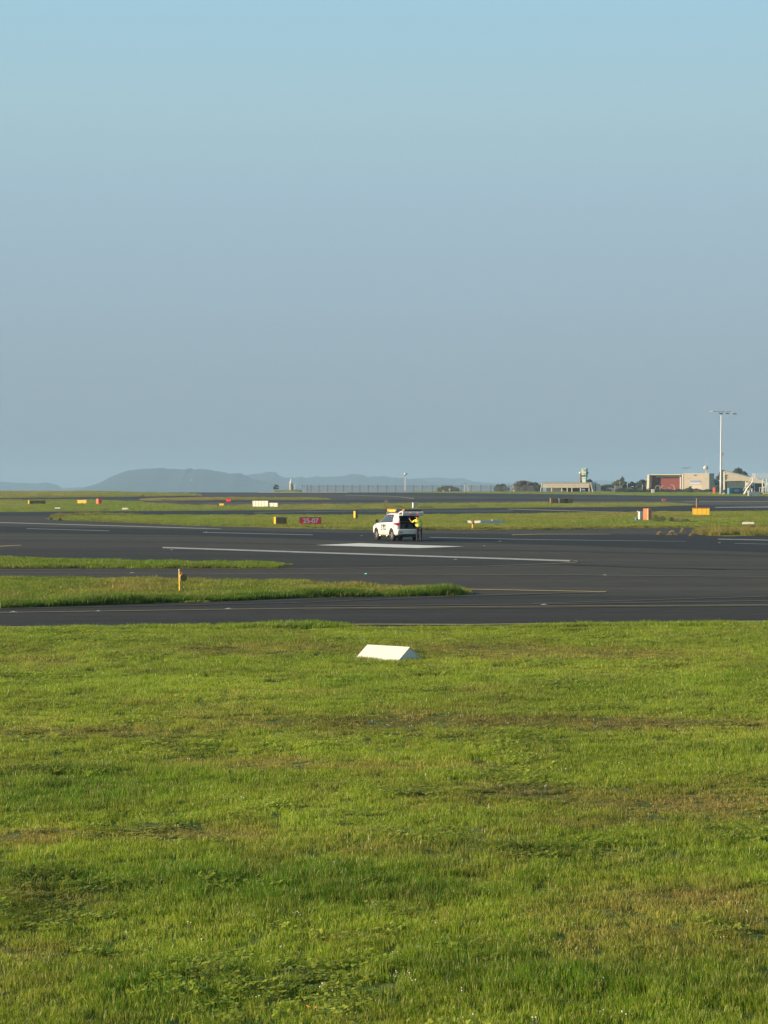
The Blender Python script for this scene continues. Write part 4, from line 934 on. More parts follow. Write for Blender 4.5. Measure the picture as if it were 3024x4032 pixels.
# wheels
def wheel(x, s):
    b = MB(); y = s*.80
    t_ = []
    prof = [(.24, -.12), (.36, -.125), (.395, -.09), (.395, .09), (.36, .125), (.24, .12)]
    vs = []; N = 28
    for r_, o_ in prof:
        for k in range(N): a = 6.2832*k/N; vs.append((x+r_*math.cos(a), y+o_, .395+r_*math.sin(a)))
    fs = [(i*N+k, i*N+(k+1) % N, ((i+1) % 6)*N+(k+1) % N, ((i+1) % 6)*N+k) for i in range(6) for k in range(N)]
    hub = bpy.data.objects.new('wheel', None); COL.objects.link(hub); hub.parent = car
    b.add(vs, fs); b.build('tyre', M_TYRE, hub, smooth=True)
    b = MB(); b.tube([(x, y-s*.05, .395), (x, y+s*.03, .395)], .235, 24); 
    b.build('brake_disc', M_DGRY, hub)
    b = MB(); b.tube([(x, y+s*.05, .395), (x, y+s*.11, .395)], .055, 10)
    for k in range(6):
        a = 6.2832*k/6; c0, s0 = math.cos(a), math.sin(a)
        b.prism([(.03, -.035), (.235, -.05), (.235, .05), (.03, .035)], y+s*.05, y+s*.10, lambda u, v, d: (x+u*c0-v*s0, d, .395+u*s0+v*c0))
    b.tube([(x, y+s*.0, .395), (x, y+s*.115, .395)], .245, 24, cap=False)
    b.build('rim', M_RIM, hub)
for x in (-1.425, 1.425):
    for s in (1, -1): wheel(x, s)
b = MB(); b.box(-2.0, 2.1, -.60, .60, .28, .46); b.box(-1.0, 1.0, -.5, .5, .24, .28); b.build('underbody', M_TRIM, car)
for s in (1, -1):
    b = MB(); b.box(-.86, .88, min(s*.86, s*.98), max(s*.86, s*.98), .30, .37); b.build('side_step', M_TRIM, car)
    b = MB(); b.box(1.00, 1.16, min(s*.93, s*1.12), max(s*.93, s*1.12), 1.20, 1.40); b.build('door_mirror', M_TRIM, car, bevel=.03)
    for x in (-.72, .55): b = MB(); b.ball((x, s*.99, .335), .035, 8, 6); b.build('marker_lamp', M_AMBL, car)
    b = MB(); b.box(-1.7, .3, min(s*.62, s*.58), max(s*.62, s*.58), 1.86, 1.89); b.box(-1.7, -1.64, min(s*.62, s*.58), max(s*.62, s*.58), 1.80, 1.86); b.box(.24, .30, min(s*.62, s*.58), max(s*.62, s*.58), 1.78, 1.86); b.build('roof_rail', M_RIM, car)
    for x in (-.86, .12): b = MB(); b.box(x-.08, x+.08, min(s*.945, s*.975), max(s*.945, s*.975), 1.06, 1.09); b.build('door_handle', M_CAR, car)
    b = MB()
    for x in (-.95, -.02, 1.02): b.box(x-.006, x+.006, min(s*.936, s*.945), max(s*.936, s*.945), .42, 1.16)
    b.build('door_gap', M_TRIM, car)
    b = MB(); b.box(1.42, 1.58, min(s*.925, s*.945), max(s*.925, s*.945), .98, 1.04); b.build('side_vent', M_TRIM, car)
    # tail lamp wrapping the corner
    b = MB(); b.prism([(-2.375, 1.06), (-2.375, 1.21), (-2.05, 1.22), (-1.92, 1.16), (-2.1, 1.08)], s*.70, s*.950, lambda u, v, d: (u, d, v)); fixn(b.build('tail_lamp', M_TAIL, car))
    b = MB(); b.prism([(2.02, .90), (2.05, 1.0), (2.34, .87), (2.34, .78)], s*.55, s*.825, lambda u, v, d: (u, d, v)); fixn(b.build('headlamp', M_RIM, car))
# boot: lining, shelf, load
b = MB(); b.box(-2.28, -1.06, -.655, -.645, .805, 1.67); b.box(-2.28, -1.06, .645, .655, .805, 1.67); b.box(-2.28, -1.06, -.645, .645, .805, .82); b.box(-1.08, -1.06, -.645, .645, .82, 1.67); b.box(-2.1, -1.06, -.645, .645, 1.66, 1.67)
b.build('boot_lining', M_LINER, car)
b = MB(); b.box(-2.05, -1.1, -.64, .64, 1.27, 1.29); b.build('boot_shelf', M_OLV, car)
for y, z, w_ in ((.3, .825, .25), (-.25, .825, .3)):
    b = MB(); b.box(-1.95, -1.35, y-w_/2, y+w_/2, z, z+.28); b.build('gear_case', M_DGRY, car, bevel=.02)
# bumper
b = MB(); b.prism([(-.88, .44), (.88, .44), (.90, .62), (.80, .78), (-.80, .78), (-.90, .62)], -2.46, -2.20, lambda u, v, d: (d, u, v)); fixn(b.build('rear_bumper', M_CAR, car, bevel=.03))
b = MB(); b.box(-2.48, -2.40, -.60, .60, .36, .47); b.build('bumper_skirt', M_TRIM, car)
for s in (1, -1):
    b = MB(); b.box(-2.475, -2.462, min(s*.5, s*.80), max(s*.5, s*.80), .52, .66); b.build('fog_lamp', M_RIM, car); b = MB(); b.box(-2.485, -2.477, min(s*.56, s*.74), max(s*.56, s*.74), .55, .61); b.build('fog_lens', M_TAIL, car)
# raised tailgate: rises from the roof edge, then turns down at its lower half
prof = [(-2.06, 1.84), (-2.45, 1.96), (-2.78, 2.00), (-3.04, 1.93), (-3.00, 1.72), (-2.95, 1.68), (-2.90, 1.72), (-2.92, 1.87), (-2.74, 1.92), (-2.45, 1.88), (-2.10, 1.77)]
gate = fixn(MB().prism(prof, -.74, .74, lambda u, v, d: (u, d, v)).build('tailgate', M_CAR, car, bevel=.02))
b = MB(); b.add([(-2.16, .58, 1.80), (-2.16, -.58, 1.80), (-2.60, -.52, 1.896), (-2.60, .52, 1.896)], [(0, 1, 2, 3)])
b.add([(-2.16, .58, 1.892), (-2.16, -.58, 1.892), (-2.60, -.52, 1.99), (-2.60, .52, 1.99)], [(0, 1, 2, 3)]); b.build('rear_window', M_SIDEGL, gate)
for y in (.22, -.30): b = MB(); b.ball((-3.04, y, 1.88), .035, 8, 6); b.build('gate_lamp', M_REDL, gate)
b = MB(); b.box(-2.92, -2.80, -.66, .66, 1.995, 2.05); b.build('spoiler', M_TRIM, gate); b = MB(); b.box(-3.03, -2.995, -.2, .2, 1.74, 1.77); b.build('gate_handle', M_TRIM, gate)
for s in (1, -1): b = MB(); b.tube([(-2.10, s*.70, 1.45), (-2.60, s*.70, 1.93)], .013, 6); b.build('gas_strut', M_TRIM, car)
# roof lights
b = MB(); b.box(-.16, .16, -.62, .62, 1.90, 1.94); b.box(-.04, .04, -.5, -.45, 1.84, 1.90); b.box(-.04, .04, .45, .5, 1.84, 1.90); b.build('light_bar_base', M_TRIM, car)
b = MB(); b.box(-.15, .15, .14, .62, 1.942, 2.11); lb = b.build('light_bar', M_AMB, car, bevel=.03)
for k in range(4): b = MB(); b.box(-.163, -.151, .18+.105*k, .26+.105*k, 1.97, 2.03); b.build('led', M_AMBL, lb)
b = MB(); b.box(-.15, .15, .05, .13, 1.942, 2.10); b.build('bar_cover', M_WHITE, car, bevel=.02)
b = MB(); b.tube([(0, -.50, 1.942), (0, -.50, 2.03), (0, -.50, 2.07)], [.10, .09, .05], 14); bc = b.build('beacon', M_AMB, car); b = MB(); b.ball((-.09, -.5, 2.0), .03, 8, 6); b.build('led', M_AMBL, bc)
b = MB(); b.tube([(-1.5, 0, 1.82), (-1.62, 0, 2.05)], .01, 5); b.build('aerial', M_TRIM, car)
# lettering on the left side
textobj('SYD', .58, M_DECAL, car, (.0, .953, .86), (R(90), 0, math.pi), ext=.003, sx=.95, bold=.002)
b = MB(); r = random.Random(4); x = .46
while x > -.52:
    l = r.uniform(.02, .05); 
    if r.random() > .12: b.box(x-l, x, .9455, .949, .515, .55)
    x -= l+.014
b.build('small_lettering', M_DEC2, car)
b = MB(); b.tube([(-1.75, .945, 1.14), (-1.83, .942, 1.17), (-1.88, .942, 1.12), (-1.86, .95, 1.02), (-1.79, .953, .93), (-1.76, .953, .88), (-1.90, .953, .87)], .012, 5); b.build('side_emblem', M_DECAL, car)

# ------------------------------------------------------------------ the person at the open boot
def skin(name, verts, edges, m, parent, sub=2):
    me = bpy.data.meshes.new(name); me.from_pydata([v[:3] for v in verts], edges, [])
    o = bpy.data.objects.new(name, me); COL.objects.link(o); o.parent = parent
    sk = o.modifiers.new('skin', 'SKIN'); sv = me.skin_vertices
    if not sv:
        import bmesh
        bm = bmesh.new(); bm.from_mesh(me); bm.verts.layers.skin.verify(); bm.to_mesh(me); bm.free()
    for i, v in enumerate(verts):
        rr = v[3] if isinstance(v[3], tuple) else (v[3], v[3]); me.skin_vertices[0].data[i].radius = rr
    me.skin_vertices[0].data[0].use_root = True
    sk.use_smooth_shade = True
    ss = o.modifiers.new('sub', 'SUBSURF'); ss.levels = sub; ss.render_levels = sub
    bpy.context.view_layer.update()
    m2 = bpy.data.meshes.new_from_object(o.evaluated_get(bpy.context.evaluated_depsgraph_get())); o.modifiers.clear(); o.data = m2
    m2.materials.clear(); m2.materials.append(m); return o
M_SKIN = M('skin', (.46, .25, .16), rough=.6); M_VEST = M('hi_vis_yellow', (.75, .72, .02), rough=.7); M_TROU = M('navy_trousers', (.015, .017, .025), rough=.85)
M_SHIRT = M('dark_shirt', (.02, .03, .06), rough=.8); M_CAP = M('blue_cap', (.03, .10, .26), rough=.7); M_TAPE = M('reflective_tape', (.65, .65, .62), rough=.35); M_HAIR = M('brown_hair', (.05, .03, .02), rough=.8)
man = thing('person', (2.33, 151.3, .012), 0, 'person in yellow hi-vis vest, dark trousers and blue cap leaning into the open boot', 'person')
V = [(0, 0, .95, (.15, .12)), (-.02, .05, 1.10, (.14, .11)), (-.05, .11, 1.28, (.165, .12)), (-.08, .16, 1.40, (.12, .09)), (-.11, .20, 1.47, .052), (-.13, .235, 1.55, .075), (-.14, .255, 1.63, .088), (-.14, .26, 1.70, .07),
     (.13, .15, 1.38, .062), (.21, .24, 1.12, .046), (.12, .44, .99, .033), (.09, .50, .985, .03),
     (-.27, .20, 1.37, .062), (-.45, .36, 1.24, .046), (-.60, .44, 1.42, .033), (-.63, .46, 1.48, .03),
     (.10, .0, .88, .098), (.12, -.01, .50, .066), (.13, .02, .12, .042), (.13, .0, .055, .04), (.135, .12, .045, .03),
     (-.10, .02, .88, .098), (-.12, .03, .50, .066), (-.13, .05, .12, .042), (-.13, .03, .055, .04), (-.135, .15, .045, .03)]
E = [(0, 1), (1, 2), (2, 3), (3, 4), (4, 5), (5, 6), (6, 7), (3, 8), (8, 9), (9, 10), (10, 11), (3, 12), (12, 13), (13, 14), (14, 15),
     (0, 16), (16, 17), (17, 18), (18, 19), (19, 20), (0, 21), (21, 22), (22, 23), (23, 24), (24, 25)]
for base, dr, sdv in ((15, Vector((-.25, .2, 1)), Vector((1, .3, 0))), (11, Vector((-.3, 1, -.2)), Vector((1, .2, 0)))):
    c0 = Vector(V[base][:3]); dr = dr.normalized(); sdv = sdv.normalized()
    for k, ln in enumerate((.065, .078, .082, .075, .06)):
        q = (k-2)*.019
        if k == 0: p1 = c0+sdv*(-.045)+dr*.02; p2 = p1+dr*.03+sdv*(-.012)
        else: p1 = c0+sdv*q+dr*.045; p2 = p1+dr*ln*.5+Vector((0, .02, -.012))
        n0 = len(V); V.append((*p1, .0095)); V.append((*p2, .008)); E += [(base, n0), (n0, n0+1)]
skin('body', V, E, M_SKIN, man)
def clone(idx, add, nm, m, edges=None, sub=2):
    mp = {i: k for k, i in enumerate(idx)}; vv = []
    for i in idx:
        r_ = V[i][3]; r_ = tuple(a+add for a in r_) if isinstance(r_, tuple) else r_+add; vv.append((*V[i][:3], r_))
    return skin(nm, vv, [(mp[a], mp[c_]) for a, c_ in E if a in mp and c_ in mp], m, man, sub)
skin('hi_vis_vest', [(0, 0, .87, (.215, .18)), (-.02, .05, 1.10, (.205, .17)), (-.05, .11, 1.28, (.225, .17)), (-.08, .165, 1.42, (.14, .11)), (.13, .15, 1.385, .085), (-.27, .20, 1.375, .085)], [(0, 1), (1, 2), (2, 3), (3, 4), (3, 5)], M_VEST, man); clone([0, 16, 17, 18, 21, 22, 23], .030, 'trousers', M_TROU)
o = skin('sleeve', [(*V[8][:3], .082), (*V[9][:3], .054), (.16, .35, 1.05, .045)], [(0, 1), (1, 2)], M_VEST, man); o = skin('sleeve', [(*V[12][:3], .082), (*V[13][:3], .054)], [(0, 1)], M_VEST, man)
for a in (18, 23):
    p = Vector(V[a][:3]); skin('boot', [(p.x, p.y, .20, .062), (p.x, p.y-.02, .055, .066), (p.x+.005, p.y+.20, .045, .060)], [(0, 1), (1, 2)], M_BLK, man)
b = MB(); b.ball((-.14, .25, 1.70), .105, 14, 8, (1, 1.05, .72)); b.prism([(-.07, .0), (.07, 0), (.05, .10), (-.05, .10)], 1.68, 1.695, lambda u, v, d: (-.16+u, .33+v, d)); b.build('cap', M_CAP, man, smooth=True)
b = MB(); b.ball((-.138, .235, 1.64), .094, 12, 8, (1, .9, .8)); b.build('hair', M_HAIR, man, smooth=True)
b = MB(); b.ball((-.21, .33, 1.585), .02, 6, 5); 
b.ball((-.14, .355, 1.60), .016, 6, 5, (1, 1.4, 1.3)); b.build('nose', M_SKIN, man)
for x, y in ((-.235, .25), (-.045, .25)): b = MB(); b.ball((x, y, 1.605), .022, 6, 5, (.5, .9, 1.3)); b.build('ear', M_SKIN, man)
for x in (-.175, -.105): b = MB(); b.ball((x, .335, 1.625), .011, 6, 5); b.build('eye', M_WHITE, man)
b = MB(); b.box(-.17, -.11, .336, .341, 1.56, 1.567); b.build('mouth', M_RED, man)
for z, cy, rr, ry in ((1.13, .06, .222, .188),):
    b = MB(); pts = [(-.03-(z-1.1)*.15+rr*math.cos(a*.3142), cy+ry*math.sin(a*.3142), z+(.0)) for a in range(21)]
    N = len(pts); vs = [(p[0], p[1], z-.024) for p in pts]+[(p[0], p[1], z+.024) for p in pts]; b.add(vs, [(i, i+1, N+i+1, N+i) for i in range(N-1)]); b.build('reflective_band', M_TAPE, man)
# ------------------------------------------------------------------ perimeter: mound, obelisk, fence, poles
def at(px, D, dz=0): return Vector(((px-CX)*D/F_PX, D, gz(D)+dz))
# sandy verge and mound
M_SAND = M('sandy_gravel', (.42, .32, .20), rough=.95, var=.15, vs=.5)
b = MB(); vs = []; K = 40
for i in range(K+1):
    x = (1020+(1370-1020)*i/K-CX)*905/F_PX; h = .22+.08*math.sin(i*1.3)
    vs += [(x, 898, 2.38), (x, 903, 2.42+h), (x, 909, 2.42+h), (x, 914, 2.38)]
b.add(vs, [(4*i+k, 4*i+k+1, 4*i+k+5, 4*i+k+4) for i in range(K) for k in range(3)]); tag(fixn(b.build('ground', M_SAND)), kind='structure')
b = MB(); vs = []; K = 30
for j in range(9):
    for i in range(K+1):
        u = i/K; px = 1070+(1192-1070)*u; e = min(1, u/.12, (1-u)/.06); hh = (1.15-.15*math.sin(u*7))*math.sin(math.pi*j/8)**.6*max(e, 0)
        vs.append(((px-CX)*912/F_PX, 908+j*1.2, 2.40+hh))
b.add(vs, [(j*(K+1)+i, j*(K+1)+i+1, (j+1)*(K+1)+i+1, (j+1)*(K+1)+i) for j in range(8) for i in range(K)]); tag(b.build('terrain_mound', M_TURF_FAR, smooth=True), kind='structure')
S9 = 912/F_PX
t = thing('beacon_tower', (((1146-CX)*S9), 911, 3.45), R(20), 'white pointed concrete pillar on a grass mound left of the fence', 'pillar')
b = MB(); b.box(-.42, .42, -.45, .45, 0, 2.5); b.build('shaft', M_CREAM, t)
b = MB(); b.tube([(-.05, 0, 2.5), (-.12, 0, 2.9), (0, 0, 3.4), (.05, 0, 4.5)], [.42, .55, .36, .12], 8); b.build('spire', M_WHITE, t)
b = MB(); b.box(.43, .85, -.3, .3, 0, 2.1); b.box(.43, .65, -.2, .2, 2.1, 2.7); b.build('shade_side', M_DGRY, t)  # dark grey boxes stand in for the pillar's shaded right side
def curved_lamp(px, D, h, label, reach=1.2, zb=None, group=None):
    t = thing('curved_lamp', at(px, D) if zb is None else ((px-CX)*D/F_PX, D, zb), 0, label, 'street lamp', group)
    pts = [(0, 0, 0), (0, 0, h*.6), (.12*reach, 0, h*.85), (.45*reach, 0, h), (reach, 0, h*1.0)]
    b = MB(); b.tube(pts, [.10, .09, .08, .07, .05], 8); b.build('pole', M_WHITE, t); b = MB(); b.box(reach-.1, reach+.45, -.12, .12, h-.08, h+.04); b.build('lamp_head', M_GALV, t)
curved_lamp(1161, 911, 2.7, 'small curved white lamp right of the pointed pillar', 1.0, 3.4)
# fence
FEN = [(1190, 1210, 1225, 1257, 1290, 1322, 1352, 1386, 1417, 1450, 1487, 1522, 1557, 1628, 1663, 1702, 1741, 1777, 1816, 1855, 1893, 1932, 1966, 2003, 2041, 2065, 2084, 2103, 2118)][0]
LAMPS = {1225: -1, 1257: -2, 1386: -1, 1450: -1, 1487: -1, 1663: -1, 1741: 0, 1893: -1, 1932: -1, 2084: 1}
FD = 922; SF = FD/F_PX; zf = gz(FD); fx0 = (1190-CX)*SF
fence = thing('fence', (fx0, FD, zf), 0, 'long grey chain link perimeter fence with outward angled post tops', 'fence')
b = MB(); b.tube([(0, 0, -.1), (0, 0, 2.75), (0, -.25, 3.15)], .10, 6); postm = b.mesh('post'); postm.materials.append(M_DGRY)
prev = None
for p_ in FEN:
    x = (p_-1190)*SF; o = bpy.data.objects.new('post', postm); COL.objects.link(o); o.parent = fence; o.location = (x, 0, 0)
fl = (2118-1190)*SF
b = MB(); b.tube([(0, 0, 2.66), (fl, 0, 2.66)], .05, 6); b.build('top_rail', M_DGRY, fence)
b = MB()
for k in range(3): b.tube([(0, -.1-.08*k, 2.85+.12*k), (fl, -.1-.08*k, 2.85+.12*k)], .008, 3)
b.build('barbed_wire', M_GRY, fence)
M_MESHW = M('fence_wire', (.22, .22, .21), rough=.6)
b = MB(); x = 0
while x < fl:                                                   # woven wire: crossing diagonals, joined into one part
    for dx in (2.6, -2.6):
        a, c_ = (x, x+dx)
        if 0 <= c_ <= fl: b.add([(a-.012, .03, 0.02), (a+.012, .03, .02), (c_+.012, .03, 2.62), (c_-.012, .03, 2.62)], [(0, 1, 2, 3)])
    x += .11
tag(b.build('wire_mesh', M_MESHW, fence), kind='stuff')
for k, (p_, s) in enumerate(LAMPS.items()):
    lb = ['near the left end of the fence', 'on the longest arm, left part of the fence', 'left of the dense wire section', 'above the vehicle bonnet end of the fence', 'right of the bonnet lamp', 'first right of the tall camera pole',
          'standing before the low dark bush', 'left one of the pair by the end of the pale wire', 'right one of the pair by the end of the pale wire', 'next to the beige shelter'][k]
    t = thing('fence_lamp', ((p_-CX)*SF, FD-.12, zf+2.35), 0, 'small white fence lamp '+lb, 'lamp', 'lamps on the perimeter fence')
    l = .55 if abs(s) < 2 else 1.4; sg = -1 if s <= 0 else 1
    b = MB(); b.tube([(0, 0, 0), (sg*l, -.1, .12)], .03, 5); b.build('arm', M_GALV, t); b = MB(); b.box(min(sg*l, sg*(l+.55)), max(sg*l, sg*(l+.55)), -.25, .05, .02, .2); b.build('lamp_head', M_WHITE, t, bevel=.03)
# tall camera pole
t = thing('camera_pole', at(1595.5, 915), 0, 'tall white pole with a round white head behind the vehicle', 'pole')
b = MB(); b.tube([(0, 0, -.1), (0, 0, 3.2), (.05, 0, 7.0)], [.17, .14, .11], 8); b.build('shaft', M_WHITE, t)
b = MB(); b.ball((0, 0, 7.5), .52, 12, 8, (1, 1, .8)); b.build('head', M_WHITE, t, smooth=True); b = MB(); b.box(.35, .85, -.2, .2, 7.3, 8.0); b.box(-.3, .3, -.3, .3, 6.5, 7.0); b.build('camera_box', M_GRY, t)
b = MB(); b.box(-.35, .35, -.3, .3, 0, .9); b.build('base_box', M_GRY, t)
t = thing('post', at(1830, 915), 0, 'thin pale post with a dark crossbar, right of the low bush', 'post')
b = MB(); b.tube([(0, 0, -.1), (0, 0, 3.4)], .08, 6); b.build('shaft', M_WHITE, t); b = MB(); b.box(-.45, .5, -.1, .1, 3.4, 3.6); b.build('crossbar', M_DGRY, t)
curved_lamp(1843, 914, 2.7, 'short curved white lamp beside the thin crossbar post', -.9)
t = thing('ground_box', at(1745.5, 912), 0, 'small yellow box at the foot of the fence bush', 'box'); b = MB(); b.box(-.25, .25, -.2, .2, .35, 1.0); b.build('body', M_YELP, t, bevel=.03); b = MB(); b.box(-.08, .08, -.08, .08, -.1, .35); b.build('leg', M_DGRY, t)
t = thing('bench_marker', at(1770, 912), 0, 'small white T-shaped stand right of the yellow fence box', 'stand'); b = MB(); b.box(-.4, .4, -.1, .1, 1.2, 1.5); b.build('crosspiece', M_WHITE, t); b = MB(); b.box(-.1, .1, -.08, .08, -.1, 1.2); b.build('leg', M_WHITE, t)
t = thing('fence_brace', at(2019, 918), 0, 'A-shaped grey strut frame in front of the russet tree', 'brace')
b = MB(); b.tube([(-1.7, 0, 0), (.15, 0, 2.9)], .07, 6); b.tube([(1.5, 0, 0), (.15, 0, 2.9)], .07, 6); b.build('strut', M_GALV, t); b = MB(); b.tube([(.15, 0, 0), (.15, 0, 3.2)], .09, 6); b.build('post', M_GALV, t)
t = thing('utility_box', at(2022.5, 908), 0, 'small white box at the foot of the A-shaped strut frame', 'box'); b = MB(); b.box(-.3, .3, -.2, .2, .1, .95); b.build('body', M_WHITE, t, bevel=.03); b = MB(); b.box(-.2, .2, -.1, .1, -.1, .1); b.build('foot', M_DGRY, t)

# ------------------------------------------------------------------ long shelter
DS = 905; SS = DS/F_PX
def sx_(p): return (p-2240)*SS*1.04
def sz_(p): return CAM_H+(HOR-p)*SS-gz(DS)
t = thing('shelter', at(2240, DS), R(-16), 'long open beige shelter on splayed legs below the green tower', 'shelter')
for a, c_ in ((2138, 2211), (2211.6, 2262), (2262.6, 2319)):
    b = MB(); b.box(sx_(a), sx_(c_), -.15, .1, sz_(1920.5), sz_(1912.8)); b.build('fascia_panel', M_BEIGE, t); b = MB(); b.box(sx_(a), sx_(c_), -.12, .1, sz_(1912.4), sz_(1904)); b.build('fascia_panel', M_BEIGE, t)
b = MB(); b.prism([(-.3, sz_(1904)+.01), (7, sz_(1901)), (7, sz_(1899.5)), (-.3, sz_(1903)+.12)], sx_(2136), sx_(2326), lambda u, v, d: (d, u, v)); fixn(b.build('roof', M_SLAB, t))
b = MB(); b.box(sx_(2140), sx_(2320), 6.6, 6.8, 0, sz_(1901)); b.build('back_wall', M_DGRY, t)
for p_ in (2137, 2173, 2212, 2233, 2251, 2284, 2317): b = MB(); b.box(sx_(p_)-.16, sx_(p_)+.16, .12, .42, 0, sz_(1920.6) if p_ not in (2137,) else sz_(1904)); b.build('post', M_CREAM, t)
for a, c_ in ((2131, 2136), (2334, 2324)): b = MB(); b.tube([(sx_(a), -.3, 0), (sx_(c_), -.1, sz_(1904))], .2, 4); b.build('raking_leg', M_CREAM, t)
b = MB(); b.prism([(-.1, 0), (6.5, 0), (6.5, sz_(1900)), (-.1, sz_(1903))], sx_(2327.5), sx_(2329), lambda u, v, d: (d, u, v)); fixn(b.build('end_wall', M_GRY, t))
t = thing('notice_board', at(2297.5, 903.8), 0, 'blue notice panel under the shelter, near its right end', 'notice board'); b = MB(); b.box(-.75, .75, -.05, .05, .75, 1.6); b.build('panel', M('blue_panel', (.06, .12, .28), rough=.5), t); b = MB(); b.box(-.6, -.5, -.04, .04, -.05, .75); b.box(.5, .6, -.04, .04, -.05, .75); b.build('leg', M_GRY, t)
b = MB(); b.box(-.5, .5, -.065, -.052, 1.1, 1.3); b.build('white_strip', M_WHITE, t)
t = thing('shed', at(2339, 912), R(-4), 'blue-grey shed adjoining the right end of the shelter', 'shed')
M_BG = M('blue_grey_sheet', (.13, .16, .18), rough=.6, var=.1, vs=.6)
b = MB(); b.prism([(-1.3, 0), (1.3, 0), (1.3, 3.2), (.6, 3.9), (-1.3, 4.2)], -1.2, 4, lambda u, v, d: (u, d, v)); fixn(b.build('wall', M_BG, t))
b = MB(); b.box(-1.35, 1.4, -1.3, 4.1, 4.22, 4.3); b.build('roof', M_DGRY, t); b = MB(); b.box(.95, 1.28, -1.25, -1.21, .02, 3.4); b.build('corner_sheet', M_GALV, t)
t = thing('screen_wall', at(2357, 900), 0, 'grey-green screen panel right of the blue-grey shed', 'screen')
b = MB(); b.box(-.7, .7, -.06, .06, 0, 3.4); b.build('panel', M_BG, t); b = MB(); b.box(-.78, -.71, -.08, .08, 0, 3.5); b.box(.71, .78, -.08, .08, 0, 3.5); b.build('post', M_GRY, t)
t = thing('storage_tank', at(2436, 903), 0, 'grey box enclosure with a raised pole at its right corner', 'enclosure')
b = MB(); b.box(-1.5, 1.0, -1, 1.5, 0, 2.55); b.build('wall', M('grey_green', (.15, .16, .14), rough=.7, var=.12, vs=.6), t); b = MB(); b.box(-1.6, 1.1, -1.1, 1.6, 2.552, 2.64); b.build('rim', M_GALV, t)
b = MB(); b.tube([(1.15, -1, 0), (1.15, -1, 2.7), (2.0, -1, 3.5)], .07, 6); b.build('pole', M_CREAM, t)
t = thing('screen_wall', at(2404, 905), 0, 'low dull grey screen between the grey enclosure and the shed', 'screen'); b = MB(); b.box(-1.6, 1.6, -.05, .05, 0, 1.9); b.build('panel', M_BG, t); b = MB(); b.box(-1.68, -1.61, -.06, .06, 0, 2); b.box(1.61, 1.68, -.06, .06, 0, 2); b.build('post', M_GRY, t)
t = thing('floodlight', at(2470, 900), 0, 'pole with two white floodlight heads left of the red hangar', 'floodlight')
b = MB(); b.tube([(0, 0, 0), (0, 0, 3.6)], .07, 6); b.tube([(-.9, 0, .2), (.2, 0, 1.0), (1.2, 0, 1.4)], .05, 5); b.tube([(0, 0, 1.6), (1.7, 0, 2.3)], .05, 5); b.build('pole', M_GALV, t)
for x, z in ((.9, 1.6), (2.0, 2.4)): b = MB(); b.prism([(x-.5, z-.12), (x+.5, z), (x+.45, z+.2), (x-.3, z+.1)], -.2, .2, lambda u, v, d: (u, d, v)); fixn(b.build('lamp_head', M_WHITE, t))
b = MB(); b.box(-.18, .18, -.15, .15, 3.2, 3.6); b.build('control_box', M_WHITE, t)
t = thing('chimney', at(2450.5, 975), 0, 'dark chimney rising behind the olive tree', 'chimney'); b = MB(); b.box(-.55, .55, -.5, .5, 0, 5.2); b.build('stack', M_DGRY, t); b = MB(); b.box(-.85, .85, -.6, .6, 5.2, 6.2); b.box(-.3, .3, -.3, .3, 6.2, 6.9); b.build('cowl', M_DGRY, t)
t = thing('post', at(2441, 940), 0, 'pale post standing before the olive tree', 'post'); b = MB(); b.tube([(0, 0, 0), (0, 0, 4.3)], .13, 6); b.build('shaft', M_SLAB, t); b = MB(); b.box(-.2, .2, -.15, .15, 3.9, 4.3); b.build('cap', M_SLAB, t)
t = thing('post', at(2529, 890), 0, 'thin pale post left of the red hangar', 'post'); b = MB(); b.tube([(0, 0, 0), (0, 0, 3.3)], .07, 6); b.build('shaft', M_GALV, t); b = MB(); b.box(-.1, .35, -.1, .1, 2.4, 2.8); b.build('box', M_GALV, t)

# ------------------------------------------------------------------ green tower
DT = 975; ST_ = DT/F_PX
t = thing('control_tower', at(2301, DT), R(-22), 'small pale green tower with white radar ball above the shelter', 'tower')
M_TG = M('tower_green', (.13, .27, .22), rough=.6, var=.06); M_TP = M('tower_pale', (.42, .58, .48), rough=.6)
def tz(p): return CAM_H+(HOR-p)*ST_-gz(DT)
b = MB(); b.box(-.75, .75, -.75, .75, 0, tz(1883)); b.build('stem', M_TP, t)
b = MB(); b.box(-1.0, 1.0, -1.0, 1.0, tz(1883)+.002, tz(1878)); b.build('neck', M_TP, t)
b = MB(); b.box(-1.12, 1.12, -1.12, 1.12, tz(1878)+.002, tz(1846)); b.build('cab', M_TG, t)
b = MB(); b.box(-1.2, 1.2, -1.2, 1.2, tz(1846)+.002, tz(1844)); b.build('roof', M_TP, t)
for p0, p1, x0, x1 in ((1855, 1849, -.95, -.1), (1862, 1856, -.95, .2), (1870, 1864, -.9, .0), (1864, 1857, .3, .95)):
    b = MB(); b.box(x0, x1, -1.14, -1.122, tz(p0), tz(p1)); b.build('window', M_CREAM, t)
b = MB(); b.box(-.9, .9, -1.14, -1.122, tz(1876), tz(1872)); b.build('window', M_GLASS, t)
b = MB(); b.ball((-1.6, -.9, tz(1862)), .55, 14, 10); b.build('radar_ball', M_WHITE, t, smooth=True)
b = MB(); b.box(1.13, 1.75, -.6, .3, tz(1865), tz(1859)); b.build('side_box', M_DGRY, t)
t = thing('chimney', at(2285.5, DT-3), 0, 'brown column standing left of the green tower', 'column'); b = MB(); b.tube([(0, 0, 0), (0, 0, tz(1867))], .48, 12); b.build('shaft', M('brown_column', (.24, .15, .11), rough=.8), t); b = MB(); b.tube([(0, 0, tz(1867)+.01), (0, 0, tz(1865.5))], .56, 12); b.build('cap', M_SLAB, t)

